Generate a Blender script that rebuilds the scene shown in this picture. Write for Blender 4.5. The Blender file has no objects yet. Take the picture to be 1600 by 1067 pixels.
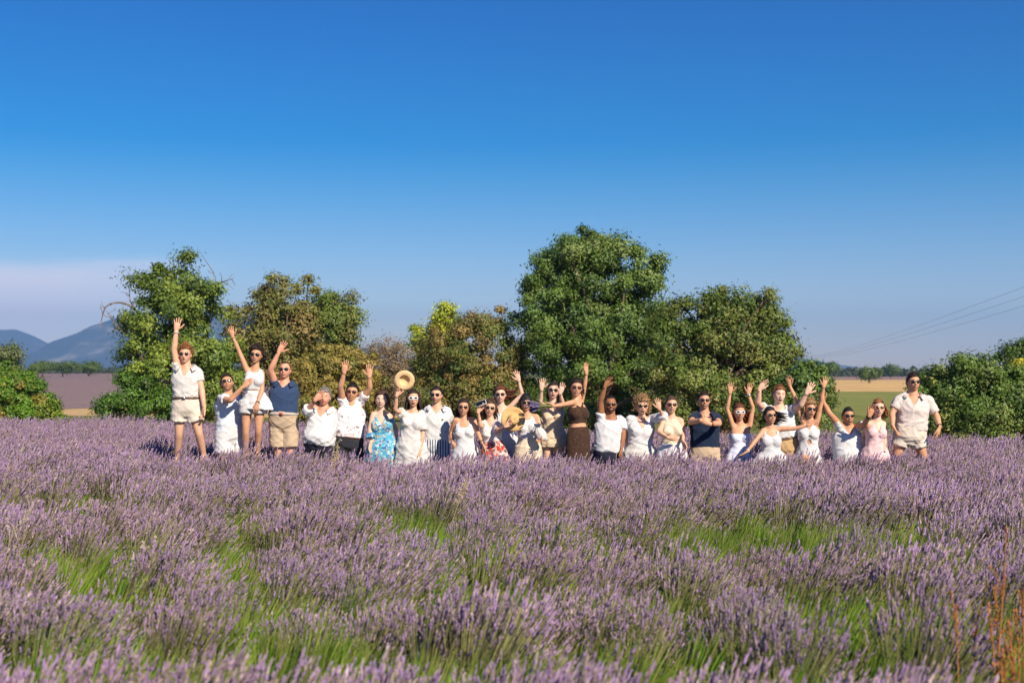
import bpy, math, random
import numpy as np
from mathutils import Vector, Matrix, noise as mnoise

# ---------------------------------------------------------------- camera, sky, sun, exposure
SC = bpy.context.scene
FPX, HC, HOR, IW, IH = 2000.0, 1.9, 582.0, 1600.0, 1067.0
cam_d = bpy.data.cameras.new('camera'); cam = bpy.data.objects.new('camera', cam_d)
SC.collection.objects.link(cam); SC.camera = cam
cam.location = (0, 0, HC); cam.rotation_euler = (math.radians(90), 0, 0)
cam_d.sensor_width = 36.0; cam_d.sensor_fit = 'HORIZONTAL'; cam_d.lens = 36.0 * FPX / IW
cam_d.shift_y = (HOR - IH / 2) / IW
cam_d.clip_end = 40000
cam_d.dof.use_dof = True; cam_d.dof.focus_distance = 17.4; cam_d.dof.aperture_fstop = 2.5

SUN = Vector((0.72, -1.12, 0.98)).normalized()
SUN_EL = math.asin(SUN.z); SUN_AZ = math.atan2(SUN.x, SUN.y)
world = bpy.data.worlds.new('World'); SC.world = world; world.use_nodes = True
wn = world.node_tree; wn.nodes.clear()
def N(nt, typ, **kw):
    n = nt.nodes.new(typ)
    for k, v in kw.items(): setattr(n, k, v)
    return n
wo = N(wn, 'ShaderNodeOutputWorld'); bg = N(wn, 'ShaderNodeBackground')
sky = N(wn, 'ShaderNodeTexSky', sky_type='NISHITA', sun_disc=False)
sky.sun_elevation = SUN_EL; sky.sun_rotation = SUN_AZ
sky.altitude = 600; sky.air_density = 1.0; sky.dust_density = 0.35; sky.ozone_density = 2.2
hs = N(wn, 'ShaderNodeHueSaturation'); hs.inputs['Saturation'].default_value = 1.75; hs.inputs['Value'].default_value = 1.0
hs.inputs['Hue'].default_value = 0.505
wn.links.new(sky.outputs[0], hs.inputs['Color'])
# thin cloud bank low over the mountains and a shred of cloud: broken up by noise in the direction of view
tc = N(wn, 'ShaderNodeTexCoord'); sx = N(wn, 'ShaderNodeSeparateXYZ'); wn.links.new(tc.outputs['Generated'], sx.inputs[0])
def wmath(op, a, b=None, c=None):
    n = N(wn, 'ShaderNodeMath', operation=op)
    for i, v in enumerate((a, b, c)):
        if v is None: continue
        if isinstance(v, (int, float)): n.inputs[i].default_value = v
        else: wn.links.new(v, n.inputs[i])
    return n.outputs[0]
def wramp(v, a, b):
    n = N(wn, 'ShaderNodeMapRange', interpolation_type='SMOOTHSTEP')
    wn.links.new(v, n.inputs[0]); n.inputs[1].default_value = a; n.inputs[2].default_value = b
    return n.outputs[0]
az = wmath('ARCTAN2', sx.outputs[0], sx.outputs[1]); el = sx.outputs[2]
cn = N(wn, 'ShaderNodeTexNoise'); cn.inputs['Scale'].default_value = 5.0; cn.inputs['Detail'].default_value = 5.0
cmap = N(wn, 'ShaderNodeMapping'); cmap.inputs['Scale'].default_value = (1.0, 1.0, 6.0)
wn.links.new(tc.outputs['Generated'], cmap.inputs[0]); wn.links.new(cmap.outputs[0], cn.inputs[0])
wob = wmath('MULTIPLY_ADD', cn.outputs[0], 0.03, -0.015)
e2 = wmath('ADD', el, wob)
top = wramp(e2, 0.088, 0.066)                       # clear upper edge
bank = wmath('MULTIPLY', top, wramp(e2, -0.02, 0.055))
azn = wmath('MULTIPLY_ADD', cn.outputs[0], 0.25, -0.125)
bank = wmath('MULTIPLY', bank, wramp(wmath('ADD', az, azn), -0.22, -0.36))
cn2 = N(wn, 'ShaderNodeTexNoise'); cn2.inputs['Scale'].default_value = 22.0; cn2.inputs['Detail'].default_value = 4.0
cm2 = N(wn, 'ShaderNodeMapping'); cm2.inputs['Scale'].default_value = (1.0, 1.0, 5.0)
wn.links.new(tc.outputs['Generated'], cm2.inputs[0]); wn.links.new(cm2.outputs[0], cn2.inputs[0])
shred = wmath('MULTIPLY', wramp(wmath('ABSOLUTE', wmath('SUBTRACT', el, 0.0345)), 0.006, 0.0), wramp(wmath('ABSOLUTE', wmath('SUBTRACT', az, 0.258)), 0.03, 0.0))
shred = wmath('MULTIPLY', shred, wramp(cn2.outputs[0], 0.42, 0.7))
cl = wmath('MULTIPLY', wmath('MAXIMUM', wmath('MULTIPLY', bank, 0.9), wmath('MULTIPLY', shred, 0.5)), 1.0)
cmx = N(wn, 'ShaderNodeMix', data_type='RGBA')
deep = N(wn, 'ShaderNodeValToRGB'); de = deep.color_ramp.elements; de[0].position = 0.0; de[0].color = (0.97, 0.81, 0.95, 1); de[1].position = 0.75; de[1].color = (0.05, 0.58, 0.78, 1)
for pos, c in ((0.14, (0.94, 0.79, 0.87, 1)), (0.36, (0.96, 0.79, 0.81, 1))): q = de.new(pos); q.color = c
wn.links.new(wmath('MULTIPLY', el, 2.5), deep.inputs[0])
dmx = N(wn, 'ShaderNodeVectorMath', operation='MULTIPLY'); wn.links.new(hs.outputs[0], dmx.inputs[0]); wn.links.new(deep.outputs[0], dmx.inputs[1])     # clear dry air: the blue deepens with height
wn.links.new(cl, cmx.inputs['Factor']); wn.links.new(dmx.outputs[0], cmx.inputs['A']); cmx.inputs['B'].default_value = (7.6, 7.3, 8.2, 1)
wn.links.new(cmx.outputs['Result'], bg.inputs['Color']); bg.inputs['Strength'].default_value = 0.086
wn.links.new(bg.outputs[0], wo.inputs['Surface'])

sun_d = bpy.data.lights.new('sun', 'SUN'); sun_d.energy = 4.3; sun_d.angle = math.radians(0.53); sun_d.color = (1.0, 0.87, 0.70)
sun_o = bpy.data.objects.new('sun', sun_d); SC.collection.objects.link(sun_o)
sun_o.rotation_euler = SUN.to_track_quat('Z', 'Y').to_euler(); sun_o.location = (30, -40, 40)
vs = SC.view_settings; vs.view_transform = 'Standard'; vs.look = 'None'; vs.exposure = 0.66; vs.gamma = 1.0; vs.use_curve_mapping = False
SC.render.engine = 'CYCLES'

# ---------------------------------------------------------------- helpers
COL = SC.collection
RNG = np.random.default_rng(7)
random.seed(7)
def W(px, py, Y):
    return np.array([(px - 800.0) / FPX * Y, Y, HC - (py - HOR) / FPX * Y])
def unit(v):
    v = np.asarray(v, float); n = np.linalg.norm(v)
    return v / n if n > 1e-9 else v
def fast_mesh(name, V, quads=None, tris=None, smooth=True, cols=None, cname='tint'):
    V = np.asarray(V, np.float32).reshape(-1, 3)
    loops = []; starts = []; n0 = 0
    if quads is not None and len(quads):
        q = np.asarray(quads, np.int32); loops.append(q.ravel()); starts.append(np.arange(len(q)) * 4); n0 = len(q) * 4
    if tris is not None and len(tris):
        t = np.asarray(tris, np.int32); loops.append(t.ravel()); starts.append(n0 + np.arange(len(t)) * 3)
    L = np.concatenate(loops); S = np.concatenate(starts)
    me = bpy.data.meshes.new(name)
    me.vertices.add(len(V)); me.vertices.foreach_set('co', V.ravel())
    me.loops.add(len(L)); me.loops.foreach_set('vertex_index', L.astype(np.int32))
    me.polygons.add(len(S)); me.polygons.foreach_set('loop_start', S.astype(np.int32))
    if smooth: me.polygons.foreach_set('use_smooth', np.ones(len(S), bool))
    me.update(calc_edges=True)
    if cols is not None:
        a = me.color_attributes.new(cname, 'FLOAT_COLOR', 'POINT')
        c = np.ones((len(V), 4), np.float32); c[:, :3] = cols
        a.data.foreach_set('color', c.ravel())
    return me
def link(name, me, mat=None, parent=None, loc=None):
    o = bpy.data.objects.new(name, me); COL.objects.link(o)
    if mat is not None and me is not None and not me.materials: me.materials.append(mat)
    if loc is not None: o.location = loc
    if parent is not None: o.parent = parent
    return o
def tag(o, label=None, cat=None, group=None, kind=None):
    if label: o['label'] = label
    if cat: o['category'] = cat
    if group: o['group'] = group
    if kind: o['kind'] = kind
    return o

class MB:
    """collects shapes into one mesh"""
    def __init__(self): self.V = []; self.Q = []; self.T = []; self.C = []; self.n = 0
    def add(self, V, Q=None, T=None, col=None):
        V = np.asarray(V, float).reshape(-1, 3)
        if Q is not None and len(Q): self.Q.append(np.asarray(Q, np.int64) + self.n)
        if T is not None and len(T): self.T.append(np.asarray(T, np.int64) + self.n)
        self.V.append(V); self.n += len(V)
        c = np.ones((len(V), 3)) if col is None else np.broadcast_to(np.asarray(col, float), (len(V), 3))
        self.C.append(c)
    def arrays(self):
        V = np.concatenate(self.V); Q = np.concatenate(self.Q) if self.Q else None; T = np.concatenate(self.T) if self.T else None
        return V, Q, T, np.concatenate(self.C)
    def mesh(self, name, origin=(0, 0, 0), smooth=True, cols=True):
        V, Q, T, C = self.arrays()
        return fast_mesh(name, V - np.asarray(origin, float), Q, T, smooth, C if cols else None)
    def build(self, name, mat, parent=None, origin=(0, 0, 0), smooth=True):
        o = link(name, self.mesh(name, origin, smooth), mat, parent)
        if parent is None: o.location = origin
        return o
    # shapes
    def rings(self, R, closed=True, col=None):
        """R: (n,k,3) rings -> skin, ends closed by a fan"""
        R = np.asarray(R, float); n, k, _ = R.shape
        V = R.reshape(-1, 3); i = np.arange(n - 1)[:, None] * k; j = np.arange(k)[None, :]; j2 = (j + 1) % k
        Q = np.stack([i + j, i + j2, i + k + j2, i + k + j], -1).reshape(-1, 4)
        T = None
        if closed:
            V = np.concatenate([V, R[0].mean(0)[None], R[-1].mean(0)[None]])
            a = n * k; jj = np.arange(k); j3 = (jj + 1) % k
            T = np.concatenate([np.stack([np.full(k, a), j3, jj], -1), np.stack([np.full(k, a + 1), (n - 1) * k + jj, (n - 1) * k + j3], -1)])
        self.add(V, Q, T, col)
    def tube(self, P, rad, k=8, col=None, cap=True, flat=None):
        """round tube through points P with radii rad; flat = (axis, factor) squashes it along an axis"""
        P = np.asarray(P, float); rad = np.broadcast_to(np.asarray(rad, float), (len(P),))
        D = np.gradient(P, axis=0); D /= np.maximum(np.linalg.norm(D, axis=1, keepdims=True), 1e-9)
        ref = np.array([0.0, 1.0, 0.0]) if abs(D[0][1]) < 0.8 else np.array([1.0, 0, 0])
        a = np.arange(k) * 2 * math.pi / k; R = []
        u = unit(np.cross(D[0], ref))
        for i in range(len(P)):
            u = unit(u - D[i] * np.dot(u, D[i])); v = np.cross(D[i], u)
            r = rad[i] * (np.cos(a)[:, None] * u + np.sin(a)[:, None] * v)
            if flat is not None:
                ax = unit(flat[0]); r = r - np.outer(r @ ax, ax) * (1 - flat[1])
            R.append(P[i] + r)
        if cap:                                            # rounded ends
            R0 = P[0] + (R[0] - P[0]) * 0.6 - D[0] * rad[0] * 0.55
            R1 = P[-1] + (R[-1] - P[-1]) * 0.6 + D[-1] * rad[-1] * 0.55
            R = [R0] + R + [R1]
        self.rings(np.array(R), True, col)
    def ellipsoid(self, c, ax, n=8, k=12, col=None, rot=None):
        th = np.linspace(0.12, math.pi - 0.12, n); a = np.arange(k) * 2 * math.pi / k
        R = np.stack([np.stack([np.sin(t) * np.cos(a) * ax[0], np.sin(t) * np.sin(a) * ax[1], np.full(k, np.cos(t) * ax[2])], -1) for t in th])
        R = R[::-1]
        if rot is not None: R = R @ np.asarray(rot).T
        self.rings(R + np.asarray(c, float), True, col)
    def box(self, c, half, rot=None, col=None):
        s = np.array([[x, y, z] for z in (-1, 1) for y in (-1, 1) for x in (-1, 1)], float) * np.asarray(half)
        if rot is not None: s = s @ np.asarray(rot).T
        self.add(s + np.asarray(c), [[0, 2, 3, 1], [4, 5, 7, 6], [0, 1, 5, 4], [2, 6, 7, 3], [0, 4, 6, 2], [1, 3, 7, 5]], None, col)

def spline(P, n):
    """Catmull-Rom through P, n samples; P may have extra columns (radii)"""
    P = np.asarray(P, float); m = len(P)
    Q = np.vstack([2 * P[0] - P[1], P, 2 * P[-1] - P[-2]])
    t = np.linspace(0, m - 1 - 1e-6, n); i = t.astype(int); f = (t - i)[:, None]
    p0, p1, p2, p3 = Q[i], Q[i + 1], Q[i + 2], Q[i + 3]
    return 0.5 * (2 * p1 + (p2 - p0) * f + (2 * p0 - 5 * p1 + 4 * p2 - p3) * f ** 2 + (3 * p1 - p0 - 3 * p2 + p3) * f ** 3)

# ---------------------------------------------------------------- materials
def new_mat(name):
    m = bpy.data.materials.new(name); m.use_nodes = True
    nt = m.node_tree; nt.nodes.clear()
    return m, nt, N(nt, 'ShaderNodeOutputMaterial')
def principled(nt, col=(0.5, 0.5, 0.5), rough=0.8, spec=0.3):
    b = N(nt, 'ShaderNodeBsdfPrincipled'); b.inputs['Base Color'].default_value = (*col, 1)
    b.inputs['Roughness'].default_value = rough; b.inputs['Specular IOR Level'].default_value = spec
    return b
def mat_plain(name, col, rough=0.8, spec=0.3, bump=0.0, bscale=40.0, var=0.0, vscale=6.0, metal=0.0, attr=False):
    m, nt, out = new_mat(name); b = principled(nt, col, rough, spec); b.inputs['Metallic'].default_value = metal
    src = None
    if var > 0:
        tc = N(nt, 'ShaderNodeTexCoord'); nz = N(nt, 'ShaderNodeTexNoise'); nz.inputs['Scale'].default_value = vscale; nz.inputs['Detail'].default_value = 6
        nt.links.new(tc.outputs['Object'], nz.inputs[0])
        mr = N(nt, 'ShaderNodeMapRange'); mr.inputs[1].default_value = 0.25; mr.inputs[2].default_value = 0.75
        mr.inputs[3].default_value = 1 - var; mr.inputs[4].default_value = 1 + var
        nt.links.new(nz.outputs[0], mr.inputs[0])
        mx = N(nt, 'ShaderNodeMix', data_type='RGBA', blend_type='MULTIPLY'); mx.inputs['Factor'].default_value = 1; mx.inputs['A'].default_value = (*col, 1)
        nt.links.new(mr.outputs[0], mx.inputs['B']); src = mx.outputs['Result']
    if attr:
        at = N(nt, 'ShaderNodeAttribute', attribute_name='tint')
        mx = N(nt, 'ShaderNodeMix', data_type='RGBA', blend_type='MULTIPLY'); mx.inputs['Factor'].default_value = 1
        if src: nt.links.new(src, mx.inputs['A'])
        else: mx.inputs['A'].default_value = (*col, 1)
        nt.links.new(at.outputs['Color'], mx.inputs['B']); src = mx.outputs['Result']
    if src: nt.links.new(src, b.inputs['Base Color'])
    if bump > 0:
        tc = N(nt, 'ShaderNodeTexCoord'); nz = N(nt, 'ShaderNodeTexNoise'); nz.inputs['Scale'].default_value = bscale; nz.inputs['Detail'].default_value = 5
        nt.links.new(tc.outputs['Object'], nz.inputs[0])
        bp = N(nt, 'ShaderNodeBump'); bp.inputs['Strength'].default_value = bump; bp.inputs['Distance'].default_value = 0.02
        nt.links.new(nz.outputs[0], bp.inputs['Height']); nt.links.new(bp.outputs[0], b.inputs['Normal'])
    nt.links.new(b.outputs[0], out.inputs[0])
    return m
def mat_leaf(name, transl=0.3, rough=0.55, spec=0.3, inst=False):
    """leaf colour comes from the mesh's own tint; thin leaves let some light through"""
    m, nt, out = new_mat(name)
    at = N(nt, 'ShaderNodeAttribute', attribute_name='tint')
    src = at.outputs['Color']
    if inst:
        ai = N(nt, 'ShaderNodeAttribute', attribute_name='itint', attribute_type='INSTANCER')
        mx = N(nt, 'ShaderNodeMix', data_type='RGBA', blend_type='MULTIPLY'); mx.inputs['Factor'].default_value = 1
        nt.links.new(src, mx.inputs['A']); nt.links.new(ai.outputs['Color'], mx.inputs['B']); src = mx.outputs['Result']
    b = principled(nt, (0.1, 0.1, 0.1), rough, spec); nt.links.new(src, b.inputs['Base Color'])
    tr = N(nt, 'ShaderNodeBsdfTranslucent'); nt.links.new(src, tr.inputs[0])
    ms = N(nt, 'ShaderNodeMixShader'); ms.inputs[0].default_value = transl
    nt.links.new(b.outputs[0], ms.inputs[1]); nt.links.new(tr.outputs[0], ms.inputs[2]); nt.links.new(ms.outputs[0], out.inputs[0])
    return m
# ================================================================ the land
def mat_ground():
    m, nt, out = new_mat('soil and grass'); b = principled(nt, (0.1, 0.1, 0.05), 0.95, 0.1)
    tc = N(nt, 'ShaderNodeTexCoord')
    nz = N(nt, 'ShaderNodeTexNoise'); nz.inputs['Scale'].default_value = 0.25; nz.inputs['Detail'].default_value = 8
    nt.links.new(tc.outputs['Object'], nz.inputs[0])
    cr = N(nt, 'ShaderNodeValToRGB'); e = cr.color_ramp.elements
    e[0].position = 0.32; e[0].color = (0.13, 0.16, 0.03, 1); e[1].position = 0.7; e[1].color = (0.21, 0.2, 0.055, 1)
    nt.links.new(nz.outputs[0], cr.inputs[0])
    n2 = N(nt, 'ShaderNodeTexNoise'); n2.inputs['Scale'].default_value = 14; n2.inputs['Detail'].default_value = 6; nt.links.new(tc.outputs['Object'], n2.inputs[0])
    mx = N(nt, 'ShaderNodeMix', data_type='RGBA', blend_type='OVERLAY'); mx.inputs['Factor'].default_value = 0.5
    nt.links.new(cr.outputs[0], mx.inputs['A']); nt.links.new(n2.outputs[0], mx.inputs['B']); nt.links.new(mx.outputs['Result'], b.inputs['Base Color'])
    bp = N(nt, 'ShaderNodeBump'); bp.inputs['Strength'].default_value = 0.7; bp.inputs['Distance'].default_value = 0.12
    nt.links.new(n2.outputs[0], bp.inputs['Height']); nt.links.new(bp.outputs[0], b.inputs['Normal'])
    nt.links.new(b.outputs[0], out.inputs[0]); return m
def mat_field(name, c0, c1, scale, stripe=0.0, sscale=2.0, bump=0.5):
    m, nt, out = new_mat(name); b = principled(nt, c0, 0.95, 0.08)
    tc = N(nt, 'ShaderNodeTexCoord'); mp = N(nt, 'ShaderNodeMapping'); mp.inputs['Scale'].default_value = (0.35, 1.0, 1.0)
    nt.links.new(tc.outputs['Object'], mp.inputs[0])
    nz = N(nt, 'ShaderNodeTexNoise'); nz.inputs['Scale'].default_value = scale; nz.inputs['Detail'].default_value = 9; nz.inputs['Roughness'].default_value = 0.65
    nt.links.new(mp.outputs[0], nz.inputs[0]); fac = nz.outputs[0]
    if stripe > 0:
        wv = N(nt, 'ShaderNodeTexWave', bands_direction='Y'); wv.inputs['Scale'].default_value = sscale; wv.inputs['Distortion'].default_value = 3
        wv.inputs['Detail'].default_value = 3; wv.inputs['Detail Scale'].default_value = 0.6
        nt.links.new(mp.outputs[0], wv.inputs[0])
        mm = N(nt, 'ShaderNodeMix', data_type='FLOAT'); mm.inputs['Factor'].default_value = stripe
        nt.links.new(nz.outputs[0], mm.inputs['A']); nt.links.new(wv.outputs['Fac'], mm.inputs['B']); fac = mm.outputs['Result']
    cr = N(nt, 'ShaderNodeValToRGB'); e = cr.color_ramp.elements
    e[0].position = 0.3; e[0].color = (*c0, 1); e[1].position = 0.72; e[1].color = (*c1, 1)
    nt.links.new(fac, cr.inputs[0]); nt.links.new(cr.outputs[0], b.inputs['Base Color'])
    bp = N(nt, 'ShaderNodeBump'); bp.inputs['Strength'].default_value = bump; bp.inputs['Distance'].default_value = 0.3
    nt.links.new(nz.outputs[0], bp.inputs['Height']); nt.links.new(bp.outputs[0], b.inputs['Normal'])
    nt.links.new(b.outputs[0], out.inputs[0]); return m

def sheet(name, pts, z, mat, sub=1):
    """flat field from a quad of ground points, edges left a little ragged"""
    P = np.array([[p[0], p[1], z] for p in pts], float)
    n = 24; u = np.linspace(0, 1, n)
    U, Vv = np.meshgrid(u, u)
    G = ((1 - U) * (1 - Vv))[..., None] * P[0] + (U * (1 - Vv))[..., None] * P[1] + (U * Vv)[..., None] * P[2] + ((1 - U) * Vv)[..., None] * P[3]
    ex = np.ptp(P[:, 1]) * .03; sd = abs(P[0, 0]) * .37
    G[..., 1] += ex * np.array([[mnoise.fractal(Vector((i * .45 + sd, j * .3, sd)), 1, 2, 3) for i in range(n)] for j in range(n)])      # uneven margins
    idx = np.arange(n * n).reshape(n, n)
    Q = np.stack([idx[:-1, :-1], idx[:-1, 1:], idx[1:, 1:], idx[1:, :-1]], -1).reshape(-1, 4)
    return tag(link(name, fast_mesh(name, G.reshape(-1, 3), Q), mat), kind='structure')

gs = 9000.0
tag(link('ground', fast_mesh('ground', [[-gs, -60, 0], [gs, -60, 0], [gs, 9500, 0], [-gs, 9500, 0]], [[0, 1, 2, 3]]), mat_ground()), kind='structure')
m_soil = mat_field('dry stony soil', (0.2, 0.12, 0.055), (0.36, 0.24, 0.12), 1.2)
m_sand = mat_field('pale sandy track', (0.42, 0.28, 0.13), (0.62, 0.43, 0.2), 0.9)
m_wheat = mat_field('ripe wheat', (0.45, 0.27, 0.10), (0.80, 0.55, 0.24), 0.1, 0.45, 0.1)
m_plough = mat_field('bare brown strip', (0.24, 0.15, 0.13), (0.36, 0.25, 0.2), 0.03)
m_farlav = mat_field('distant lavender rows', (0.13, 0.088, 0.095), (0.35, 0.255, 0.235), 0.3, 0.55, 0.16)
m_green = mat_field('green meadow', (0.13, 0.165, 0.035), (0.30, 0.29, 0.085), 0.35, 0.3, 0.25)
EDGE = lambda x: 25.0 - 0.42 * x if x < 8 else 21.64 - 0.10 * (x - 8)       # far edge of the lavender field, nearer on the right
sheet('lavender_field_soil', [(-30, 1), (30, 1), (30, 26), (-30, 44)], 0.004, m_soil)
sheet('sandy_track', [(-60, 64), (8, 50), (8, 58), (-60, 86)], 0.012, m_sand)
sheet('green_meadow', [(14, 34), (160, 34), (220, 135), (20, 135)], 0.008, m_green)
sheet('wheat_field', [(10, 128), (240, 128), (400, 330), (24, 330)], 0.02, m_wheat)
sheet('brown_field_strip', [(60, 330), (600, 330), (900, 900), (120, 900)], 0.03, m_plough)
# the far lavender field on the left rises very slightly, so its rows can be seen
P = [(-75, 80), (-14, 66), (-60, 420), (-190, 420)]
o = sheet('far_lavender_field', P, 0.02, m_farlav)
for v in o.data.vertices: v.co.z += max(0, (v.co.y - 66)) * 0.0045
P = [(-190, 430), (-60, 430), (-120, 900), (-420, 900)]
sheet('far_lavender_field', P, 1.75, m_farlav)

# ---------------------------------------------------------------- mountains
def mountain(name, prof, Y, depth, mat, seed, nx=160, ny=34):
    xs = np.array([p[0] for p in prof], float); ys = np.array([p[1] for p in prof], float)
    u = np.linspace(xs[0], xs[-1], nx); h = (HOR - np.interp(u, xs, ys)) / FPX * Y
    V = np.zeros((ny, nx, 3))
    for j in range(ny):
        f = j / (ny - 1)                                   # 0 = foot, rises to the crest, then falls behind
        prof_f = math.sin(min(f / 0.7, 1) * math.pi / 2) ** 1.25 if f < 0.7 else math.cos((f - 0.7) / 0.3 * math.pi / 2)
        yy = Y - depth * 0.7 + depth * f
        for i in range(nx):
            x = (u[i] - 800) / FPX * Y
            nzv = mnoise.fractal(Vector((x / 330, yy / 420, seed)), 1.0, 2.1, 6)
            gul = abs(mnoise.noise(Vector((x / 150 + nzv * 0.7, yy / 1500, seed + 3))))
            z = h[i] * prof_f * (1 + 0.22 * nzv * (1 - prof_f ** 6)) - gul * 0.16 * h[i] * prof_f * (1 - prof_f ** 8)
            V[j, i] = (x, yy, max(z, -2) - 1.0 * (f == 0))
    idx = np.arange(ny * nx).reshape(ny, nx)
    Q = np.stack([idx[:-1, :-1], idx[:-1, 1:], idx[1:, 1:], idx[1:, :-1]], -1).reshape(-1, 4)
    return tag(link(name, fast_mesh(name, V.reshape(-1, 3), Q), mat), kind='structure')
def mat_mountain():
    m, nt, out = new_mat('wooded limestone'); b = principled(nt, (0.1, 0.1, 0.1), 0.95, 0.05)
    tc = N(nt, 'ShaderNodeTexCoord'); nz = N(nt, 'ShaderNodeTexNoise'); nz.inputs['Scale'].default_value = 0.006; nz.inputs['Detail'].default_value = 10
    nz.inputs['Roughness'].default_value = 0.65
    nt.links.new(tc.outputs['Object'], nz.inputs[0])
    cr = N(nt, 'ShaderNodeValToRGB'); e = cr.color_ramp.elements
    e[0].position = 0.5; e[0].color = (0.035, 0.05, 0.03, 1); e[1].position = 0.68; e[1].color = (0.36, 0.31, 0.26, 1)
    e2 = cr.color_ramp.elements.new(0.58); e2.color = (0.09, 0.095, 0.06, 1)
    nt.links.new(nz.outputs[0], cr.inputs[0]); nt.links.new(cr.outputs[0], b.inputs['Base Color'])
    nt.links.new(b.outputs[0], out.inputs[0]); return m
m_mtn = mat_mountain()
mountain('mountain', [(-330, 560), (-200, 532), (-100, 522), (0, 515), (25, 514), (50, 524), (75, 537), (100, 545), (150, 560), (230, 580)], 6300, 1300, m_mtn, 3.0)
mountain('mountain', [(20, 582), (60, 562), (88, 543), (112, 530), (150, 513), (190, 497), (250, 484), (310, 476), (370, 488), (450, 512), (560, 540), (700, 572), (740, 582)], 5600, 1300, m_mtn, 11.0)
mountain('mountain', [(940, 582), (1020, 566), (1110, 554), (1190, 550), (1240, 557), (1290, 567), (1345, 576), (1440, 581.5)], 6000, 1200, m_mtn, 21.0)

# ---------------------------------------------------------------- haze over the plain
def haze():
    x0, x1, y0, y1, z0, z1 = -8500, 8500, -50, 7200, -6, 330
    mb = MB(); mb.box(((x0 + x1) / 2, (y0 + y1) / 2, (z0 + z1) / 2), ((x1 - x0) / 2, (y1 - y0) / 2, (z1 - z0) / 2))
    m, nt, out = new_mat('summer haze'); v = N(nt, 'ShaderNodeVolumePrincipled')
    v.inputs['Color'].default_value = (0.30, 0.55, 1.0, 1); v.inputs['Density'].default_value = 0.00018; v.inputs['Anisotropy'].default_value = 0.0
    nt.links.new(v.outputs[0], out.inputs['Volume'])
    o = mb.build('haze', m, smooth=False); tag(o, 'pale blue summer haze over the plain', 'haze', kind='stuff')
haze()

# ================================================================ trees and shrubs
M_BARK = mat_plain('grey brown bark', (0.17, 0.12, 0.085), 0.95, 0.1, bump=0.8, bscale=18, var=0.35, vscale=9)
M_DEAD = mat_plain('dead grey wood', (0.20, 0.17, 0.15), 0.9, 0.15, bump=0.5, bscale=30, var=0.25)
M_LEAF = mat_leaf('broad leaves', 0.18, 0.5, 0.35)
def leaf_mesh(name, C, Nrm, size, cols, rng, aspect=0.55, origin=(0, 0, 0)):
    """one small pointed leaf blade each"""
    n = len(C)
    t = rng.normal(size=(n, 3)); t -= Nrm * (t * Nrm).sum(1, keepdims=True); t /= np.linalg.norm(t, axis=1, keepdims=True)
    b = np.cross(Nrm, t); s = size[:, None]
    V = np.stack([C - t * s * 0.5 - b * s * aspect * 0.42, C - t * s * 0.3 + b * s * aspect * 0.58, C + t * s * 0.55], 1).reshape(-1, 3)
    T = np.arange(n * 3).reshape(-1, 3)
    return fast_mesh(name, V - np.asarray(origin), None, T, False, np.repeat(cols, 3, 0))
def crown_points(blobs, nclump, per, rng, spread, hollow=0.55, lump=0.28, lfreq=1.6, vt=-0.2):
    """leaf clumps on the ends of twigs, spread through lumpy ellipsoids"""
    vol = np.array([b[1][0] * b[1][1] * b[1][2] for b in blobs]) ** (2 / 3.0); vol /= vol.sum()
    cnt = np.maximum((vol * nclump).astype(int), 3)
    CC, ON = [], []
    for (c, r), k in zip(blobs, cnt):
        c = np.asarray(c); r = np.asarray(r)
        d = rng.normal(size=(k, 3)); d /= np.linalg.norm(d, axis=1, keepdims=True)
        rad = hollow + (1 - hollow) * rng.random(k) ** 0.6
        seed = rng.random() * 50
        lm = np.array([mnoise.noise(Vector(x * lfreq) + Vector((seed, 0, 0))) for x in d])
        lm2 = np.array([mnoise.noise(Vector(x * lfreq * 2.7) + Vector((0, seed, 0))) for x in d])
        rad = rad * (1 + lump * 1.3 * lm + lump * 0.7 * lm2)
        CC.append(c + d * r * rad[:, None]); ON.append(d)
    CC = np.concatenate(CC); ON = np.concatenate(ON)
    sp = rng.random(len(CC)) < 0.10; CC[sp] += ON[sp] * rng.uniform(.1, .38, (sp.sum(), 1))          # stray sprigs
    sd = rng.random() * 90; void = np.array([mnoise.noise(Vector(c * 1.15) + Vector((sd, 0, 0))) for c in CC])
    keep = (CC[:, 2] > 0.08) & (void > vt)
    return CC[keep], ON[keep]
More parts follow.
